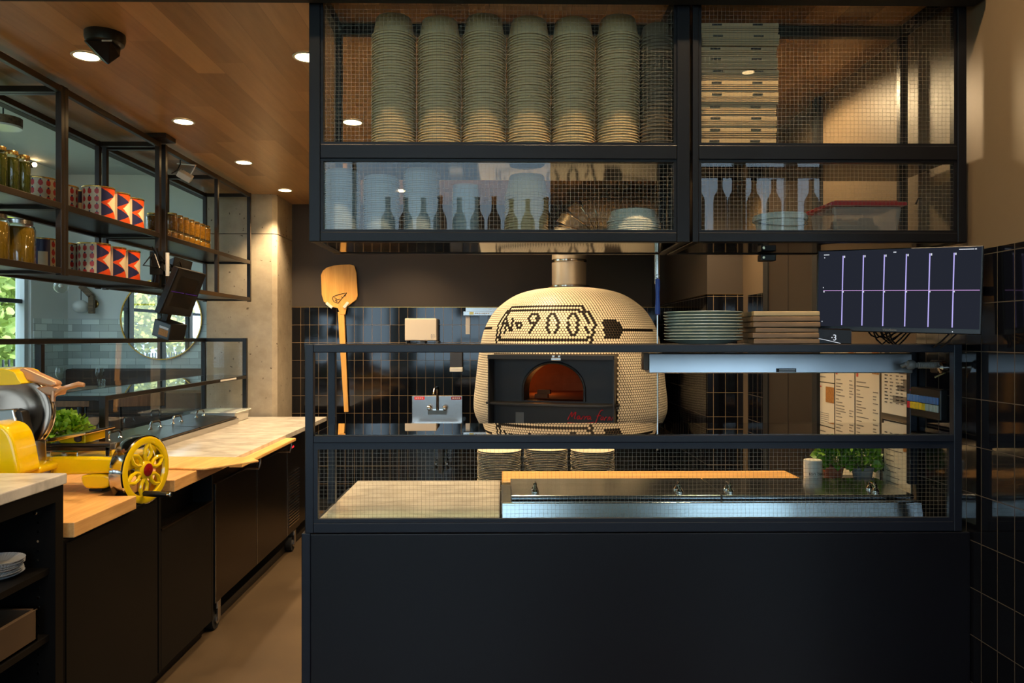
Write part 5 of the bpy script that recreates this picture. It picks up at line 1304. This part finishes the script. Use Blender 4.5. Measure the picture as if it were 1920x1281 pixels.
# tilted kitchen display with its printer
A, B_, C_, D_ = P(335, 502, 4.45), P(387, 515, 4.85), P(357, 595, 4.85), P(299, 588, 4.45)
nr = (B_ - A).cross(D_ - A).normalized(); nr = nr if nr.x > 0 else -nr
T = thing('tilted_display', 'dark kitchen display tilted down from the shelf above the left counter', 'monitor', (-2.0, 4.65, 1.70))
MB('black_plastic').slab(A, B_, C_, D_, -nr, .035).build('housing', T, bevel=.004)
def sc2(u, v): p0 = D_ + (C_ - D_) * u; p1 = A + (B_ - A) * u; return p0 + (p1 - p0) * v + nr * .0015
MB('matte_black').quad([sc2(.03, .05), sc2(.97, .05), sc2(.97, .96), sc2(.03, .96)]).build('screen', T)
MB('screen_purple').quad([sc2(.06, .49) + nr * .001, sc2(.95, .49) + nr * .001, sc2(.95, .505) + nr * .001, sc2(.06, .505) + nr * .001]).build('display_line', T)
q = MB('black_metal'); ctr = (A + B_ + C_ + D_) / 4
q.tube([ctr - nr * .03, ctr - nr * .10, (-2.12, 4.56, 1.90), (-2.10, 4.56, 2.05)], .018, 10).box(-2.13, -2.05, 4.53, 4.58, 1.96, 2.10)
q.bar(D_ + (C_ - D_) * .4 + Vector((0, 0, .03)) - nr * .02, P(308, 608, 4.62), .03, .05); q.build('mount_arm', T, smooth=True)
q = MB('black_plastic')
rr = random.Random(2)
for i in range(9):
    a = Vector((-2.09 + rr.uniform(-.03, .03), 4.50 + rr.uniform(-.04, .06), 2.08 + rr.uniform(-.02, .05))); b = ctr - nr * .05 + Vector((rr.uniform(-.04, .03), rr.uniform(-.12, .12), rr.uniform(-.06, .12)))
    q.tube([a, a + Vector((rr.uniform(-.06, .06), rr.uniform(-.06, .06), -.08)), (a + b) / 2 + Vector((rr.uniform(-.06, .08), rr.uniform(-.1, .1), rr.uniform(-.04, .04))), b], .005, 6)
q.build('cables', T, smooth=True)
MB('white_plastic').cyl(P(314, 518, 4.47), P(314, 474, 4.47), .011, n=14).build('cable_sleeve', T, smooth=True)
MB('black_plastic').slab(P(328, 481, 4.6), P(362, 491, 4.75), P(358, 508, 4.75), P(324, 498, 4.6), (-.6, .3, -.2), .05).build('power_brick', T, bevel=.004)
c = P(318, 618, 4.62)
T = thing('receipt_printer', 'small black receipt printer with an orange label hanging under the tilted display', 'printer', (c.x, c.y, c.z - .05))
q = MB('black_plastic'); R3 = Euler((.0, .25, -.45)).to_matrix()
def rp(x, y, z): return c + R3 @ Vector((x, y, z))
q.hexa([rp(*v) for v in ((-.075, -.06, -.055), (.075, -.06, -.055), (.075, .06, -.055), (-.075, .06, -.055), (-.075, -.06, .05), (.075, -.06, .05), (.075, .06, .05), (-.075, .06, .05))]); q.build('case', T, bevel=.006)
MB('food').quad([rp(-.02, -.0605, -.035), rp(.06, -.0605, -.035), rp(.06, -.0605, .005), rp(-.02, -.0605, .005)]).build('label', T)
MB('filter_paper').quad([rp(-.02, -.061, .008), rp(.06, -.061, .008), rp(.06, -.061, .022), rp(-.02, -.061, .022)]).build('paper_slot', T)

# ------------------------------------------------------------------ ceiling fittings
def downlight(x, y, power, z=ZC, label=None, angle=105, blend=0.7, col=WARM):
    T = thing('downlight', label, 'downlight', (x, y, z - .006), 'round warm downlights')
    MB('white_frame').lathe([(.058, -.001), (.062, -.004), (.060, -.007), (.050, -.006), (.050, -.001)], (x, y, z), 32, closed=True).build('trim_ring', T, smooth=True)
    MB('lamp_glow').lathe([(.050, -.004), (.0495, -.0055), (.001, -.0055)], (x, y, z), 32, cap=False).build('lens', T)
    if power: downlight_lamp(x, y, z, power, angle, col, blend)
rowY = [3.25, 4.23, 5.21, 6.19]
for i, y in enumerate(rowY):
    downlight(-1.80, y, (70, 80, 95, 190)[i], label='ceiling downlight over the left counter, %s from the camera in its row' % O1[i])
    downlight(-.85, y, (80, 80, 95, 150)[i], label='ceiling downlight over the aisle, %s from the camera in its row' % O1[i])
for i, y in enumerate((3.72, 4.70, 5.75)):
    downlight(.12, y, (150, 220, 110)[i], label='ceiling downlight above the oven front, %s from the camera, behind the hanging cabinets' % O1[i])
for i, y in enumerate((3.55, 4.45)):
    downlight(1.205, y, (75, 110)[i], label='ceiling downlight near the right wall, %s from the camera' % O1[i], angle=(165, 120)[i], blend=(.3, .7)[i])
c = P(198, 62, 3.0)
T = thing('ceiling_speaker', 'black angular device mounted on the wood ceiling beside a downlight', 'device', (c.x, 3.0, 2.62))
p = Vector((P(197, 66, 3.02).x, 3.02, ZC))
MB('black_plastic').lathe([(.075, 0), (.076, -.02), (.070, -.04), (.055, -.05)], p, 32).build('base', T, smooth=True)
q = MB('black_plastic'); a_, b_ = p + Vector((-.005, -.01, -.045)), P(203, 112, 2.98)
q.hexa([a_ + Vector(v) for v in ((-.055, -.045, 0), (.055, -.045, 0), (.055, .045, 0), (-.055, .045, 0))] + [P(188, 112, 2.98), P(203, 124, 2.95), P(222, 106, 3.0), P(204, 98, 3.04)]); q.build('head', T, bevel=.006)
p0 = P(190, 77, 2.94); MB('filter_paper').box(p0.x, p0.x + .04, 2.942, 2.944, p0.z, p0.z + .006).build('badge', T)
# ------------------------------------------------------------------ dining room seen past the left counter
c = P(305, 599, YF); r = 73.5 * YF / 1400
T = thing('round_mirror', 'large round mirror with a thin brass rim on the grey dining wall', 'mirror', (c.x, YF - .03, c.z - r))
MB('mirror').lathe([(r, 0), (r, .012), (.001, .012)], (c.x, YF - .025, c.z), 72, ax=(0, -1, 0)).build('glass', T)
MB('brass').lathe([(r, 0), (r + .012, .0), (r + .012, .024), (r, .024)], (c.x, YF - .022, c.z), 72, ax=(0, -1, 0), closed=True).build('rim', T, smooth=True)
y = YF - .10
T = thing('wall_lamp', 'opal globe lamp on a dark angled wooden bracket on the dining wall', 'lamp', (P(170, 588, y).x, YF - .05, zat(588, y)))
q = MB('walnut'); q.bar(P(172, 588, y), P(172, 554, y), .055, .05).bar(P(172, 556, y), P(152, 536, y), .05, .055); q.build('bracket', T, bevel=.004)
MB('black_metal').cyl(P(152, 540, y), P(152, 565, y), .004, n=8).build('cord', T)
MB('opal').sphere(P(151, 575, y), .083, sq=(1, 1, .88)).build('globe', T, smooth=True)
MB('brass').lathe([(.05, 0), (.05, .02), (.02, .03)], P(177, 570, YF), 24, ax=(0, -1, 0)).build('wall_plate', T, smooth=True)
yy = 6.4
T = thing('pendant_bulb', 'clear glass globe pendant hanging in front of the dining window pier', 'lamp', P(114, 545, yy))
MB('jar_glass').sphere(P(114, 538, yy), .055).build('globe', T, smooth=True)
MB('opal').sphere(P(114, 536, yy), .018, n=8).build('bulb', T, smooth=True)
a_ = P(114, 526, yy); MB('black_metal').cyl(a_, (a_.x, yy, ZD), .004, n=8).cyl(a_ + Vector((0, 0, -.012)), a_ + Vector((0, 0, .03)), .016, n=12).build('cord', T)
yy = 5.2; a_ = P(6, 236, yy)
T = thing('pendant_lamp', 'drum pendant lamp with a wooden top hanging high over the dining room', 'lamp', (a_.x, yy, a_.z - .05))
MB('walnut').lathe([(.115, .0), (.115, .055), (.001, .058)], a_, 36).build('shade', T, smooth=True)
MB('opal').lathe([(.112, -.012), (.114, .0), (.001, .0)], a_ + Vector((0, 0, -.002)), 36).build('diffuser', T, smooth=True)
MB('black_metal').cyl((a_.x, yy, a_.z + .05), (a_.x, yy, ZD), .005, n=8).build('rod', T)
c = P(75, 311, 6.0)
T = thing('wall_spot', 'small bright spot lamp high on the dining window wall', 'lamp', (XL + .05, 7.0, 2.85))
p = Vector((XL + .04, P(75, 311, 7.86).y - .0, zat(311, 7.7))); p.y = 7.72
MB('black_metal').cyl((XL, 7.72, p.z), (XL + .05, 7.72, p.z), .03, n=16).build('body', T, smooth=True)
MB('lamp_glow').sphere((XL + .06, 7.71, p.z), .024, n=8).build('bulb', T, smooth=True)
# banquette along the far wall
T = thing('banquette', 'dark brown upholstered banquette along the far dining wall', 'bench', (-3.35, YF - .3, 0))
MB('banquette').box(-4.80, -2.0, YF - .16, YF - .02, .45, 1.235).build('backrest', T, bevel=.02)
MB('banquette').box(-4.80, -2.0, YF - .62, YF - .16, .62, .78).build('seat', T, bevel=.03)
MB('walnut').box(-4.78, -2.02, YF - .58, YF - .04, 0, .62).build('base', T)
def high_table(x, y, hw, label):
    T = thing('dining_table', label, 'table', (x, y, 0), 'high dining tables')
    MB('walnut').box(x - hw, x + hw, y - .33, y + .33, 1.055, 1.085).build('table_top', T, bevel=.004)
    MB('black_metal').cyl((x, y, .02), (x, y, 1.055), .035, n=16).build('pedestal', T, smooth=True)
    MB('black_metal').box(x - .26, x + .26, y - .26, y + .26, 0, .02).build('base', T, bevel=.004)
high_table(-4.15, 7.4, .55, 'high dining table carrying both pairs of glasses'); high_table(-3.0, 7.4, .38, 'high dining table below the round mirror')
wg = MB('jar_glass').lathe([(.032, 0), (.032, .003), (.005, .008), (.004, .08), (.012, .085), (.036, .12), (.040, .15), (.033, .20)], n=24, cap=False).build('wine_glass', smooth=True)
tg = MB('jar_glass').lathe([(.030, 0), (.036, .09), (.034, .09), (.028, .006), (.001, .006)], n=24).build('water_glass', smooth=True)
wgs = [P(111, 705, 7.35), P(186, 705, 7.35)]
for i, p in enumerate(wgs):
    side = ('left', 'right')[i]
    o = wg if i == 0 else wg.copy(); g = tg if i == 0 else tg.copy()
    if i: C.objects.link(o); C.objects.link(g)
    o.location = (p.x, 7.36, 1.085); g.location = (p.x + (-.05 if i == 0 else .06), 7.28, 1.085)
    tag(o, 'stemmed wine glass in the %s pair of glasses on the dining tables' % side, 'glass', 'glasses on the dining tables')
    tag(g, 'short water tumbler in the %s pair of glasses on the dining tables' % side, 'glass', 'glasses on the dining tables')
def chair(x, y, rz, label):
    T = thing('bar_chair', label, 'chair', (0, 0, 0), 'high chairs in the dining room')
    MB('chair_wood').box(-.20, .20, -.20, .20, .72, .75).build('seat', T, bevel=.01)
    q = MB('chair_wood'); 
    rg = [[q.bm.verts.new((.21 * math.sin(a), .20 + .03 * math.cos(a), z)) for a in [-1.2 + 2.4 * i / 10 for i in range(11)]] + [q.bm.verts.new((.195 * math.sin(a), .18 + .03 * math.cos(a), z)) for a in [1.2 - 2.4 * i / 10 for i in range(11)]] for z in (.98, 1.12)]
    q.skin(rg); q.build('backrest', T, bevel=.004)
    for sx in (-1, 1):
        for sy in (-1, 1): MB('black_metal').tube([(sx * .17, sy * .17, .72), (sx * .20, sy * .20, 0)], .012, 8).build('leg', T, smooth=True)
        MB('black_metal').tube([(sx * .15, .18, .75), (sx * .16, .20, 1.05)], .010, 8).build('back_post', T, smooth=True)
    MB('black_metal').tube([(-.18, -.18, .28), (.18, -.18, .28), (.18, .18, .28), (-.18, .18, .28), (-.18, -.18, .28)], .008, 8).build('foot_ring', T, smooth=True)
    T.location = (x, y, 0); T.rotation_euler = (0, 0, rz)
p = P(148, 730, 6.7); chair(p.x, 6.72, PI, 'wooden backed high chair between the two pairs of dining glasses')
p = P(265, 740, 6.7); chair(p.x, 6.75, PI + .3, 'wooden backed high chair under the mirror, seen through the glass guard')

# ------------------------------------------------------------------ outside the left windows
def tree(x, y, h, r, seed, label, mat='leaf_tree'):
    T = thing('leafy_tree', label, 'tree', (x, y, -.12), 'trees outside the dining windows')
    MB('bark').tube([(x, y, -.15), (x + .05, y, h * .3), (x - .05, y + .05, h * .7)], .09, 8, rs=[.12, .09, .05]).build('trunk', T, smooth=True)
    q = MB(mat); rr = random.Random(seed)
    for i in range(9):
        leaf_clump(q, (x + rr.uniform(-.6, .6) * r, y + rr.uniform(-.6, .6) * r, h * rr.uniform(.25, .9)), r * .62, r * .6, 900, .15, seed=seed * 10 + i)
    q.build('crown', T)
tr_ = [(-9.2, 12.4, 4.8, 1.6, 1, 'green leafy tree nearest the window edge outside', 'leaf_tree'), (-11.9, 17.8, 5.6, 2.0, 2, 'yellow green tree beyond the fence outside the left window', 'leaf_yellow'), (-15.4, 13.0, 5.5, 2.0, 3, 'green tree behind the fence, farther out on the left', 'leaf_tree'),
       (-9.4, 2.2, 5.0, 1.7, 4, 'green tree mirrored in the round mirror', 'leaf_tree'), (-9.8, -2.2, 5.5, 1.9, 5, 'yellow green tree at the near end of the window wall', 'leaf_yellow'), (-11.2, 7.2, 5.6, 1.8, 7, 'tall tree in the middle of the row outside', 'leaf_tree')]
for a in tr_: tree(*a)
fe = thing('iron_fence', 'black iron picket fence outside the left dining window', 'fence', (-6.3, 8, -.12))
q = MB('black_frame'); q.box(-6.315, -6.285, 2, 16, 1.18, 1.21).box(-6.315, -6.285, 2, 16, .08, .11).build('rails', fe)
q = MB('black_frame'); [q.box(-6.31, -6.29, 2 + i * .11, 2.02 + i * .11, -.12, 1.3) for i in range(128)]; q.build('pickets', fe, kind='stuff')
c = P(30, 690, 13.4)
T = thing('traffic_post', 'black traffic post with an orange band outside the left window', 'post', (c.x, 13.4, -.12))
for nm, m_, z0, z1 in (('lower_drum', 'black_frame', -.12, 1.03), ('orange_band', 'orange_barrel', 1.03, 1.21), ('upper_drum', 'black_frame', 1.21, 1.42), ('orange_top', 'orange_barrel', 1.42, 1.47)):
    MB(m_).cyl((c.x, 13.4, z0), (c.x, 13.4, z1), .10, .098, 24).build(nm, T, smooth=True)

# ------------------------------------------------------------------ bottle gantry over the bar in front of the cabinets, just above the frame; the cabinet glass mirrors it
GY = .90
T = thing('bar_gantry', 'hanging wooden bottle gantry over the bar, above the view, mirrored in the cabinet glass', 'shelf', (.5, GY, 2.03))
MB('walnut').box(-.85, .75, GY - .09, GY + .09, 2.04, 2.06).build('left_shelf', T)
MB('walnut').box(1.02, 2.30, GY - .09, GY + .09, 2.15, 2.17).build('right_shelf', T)
MB('walnut').box(1.02, 2.30, GY - .09, GY + .09, 2.495, 2.52).build('top_beam', T)
for x in (-.84, .72): MB('black_metal').box(x, x + .02, GY - .01, GY + .01, 2.06, ZD).build('hanger', T)
for x in (1.03, 2.27): MB('black_metal').box(x, x + .02, GY - .01, GY + .01, 2.52, ZD).build('hanger', T)
def bottle(mat, r, h, label):
    o = MB(mat).lathe([(r * .92, 0), (r, .006), (r, h * .56), (r * .88, h * .63), (r * .42, h * .74), (r * .36, h * .78), (r * .34, h * .96), (r * .39, h * .965), (r * .39, h), (.001, h)], n=24).build('wine_bottle', smooth=True)
    return tag(o, label, 'bottle', 'bottles on the bar gantry')
ba = bottle('bottle_dark', .040, .30, 'x'); bb_ = bottle('bottle_green', .038, .315, 'x')
rr = random.Random(11)
for i in range(11):
    src = ba if rr.random() < .6 else bb_; o = src if src['label'] == 'x' else src.copy()
    if src['label'] != 'x': C.objects.link(o)
    o.location = (-.64 + i * .098 + rr.uniform(-.008, .008), GY + rr.uniform(-.03, .03), 2.06); o['label'] = 'dark bottle on the left gantry shelf, %s from its left end' % O1[i]
for i in range(11):
    src = ba if rr.random() < .6 else bb_; o = src.copy(); C.objects.link(o)
    o.location = (1.10 + i * .105 + rr.uniform(-.01, .01), GY + rr.uniform(-.03, .03), 2.17); o['label'] = 'dark bottle on the right gantry shelf, %s from its left end' % O1[i]
# dining side downlights on the high ceiling
for i, (x, y) in enumerate(((1.05, 1.84), (-.9, 1.80), (2.05, -1.13), (.3, 1.82), (-2.9, .8))):
    downlight(x, y, (270, 165, 30, 165, 60)[i], ZD, 'downlight on the high dining ceiling %s' % ('by the right wall', 'before the left cabinet', 'over the bar', 'before the cabinet centre', 'over the left foreground')[i], 110)
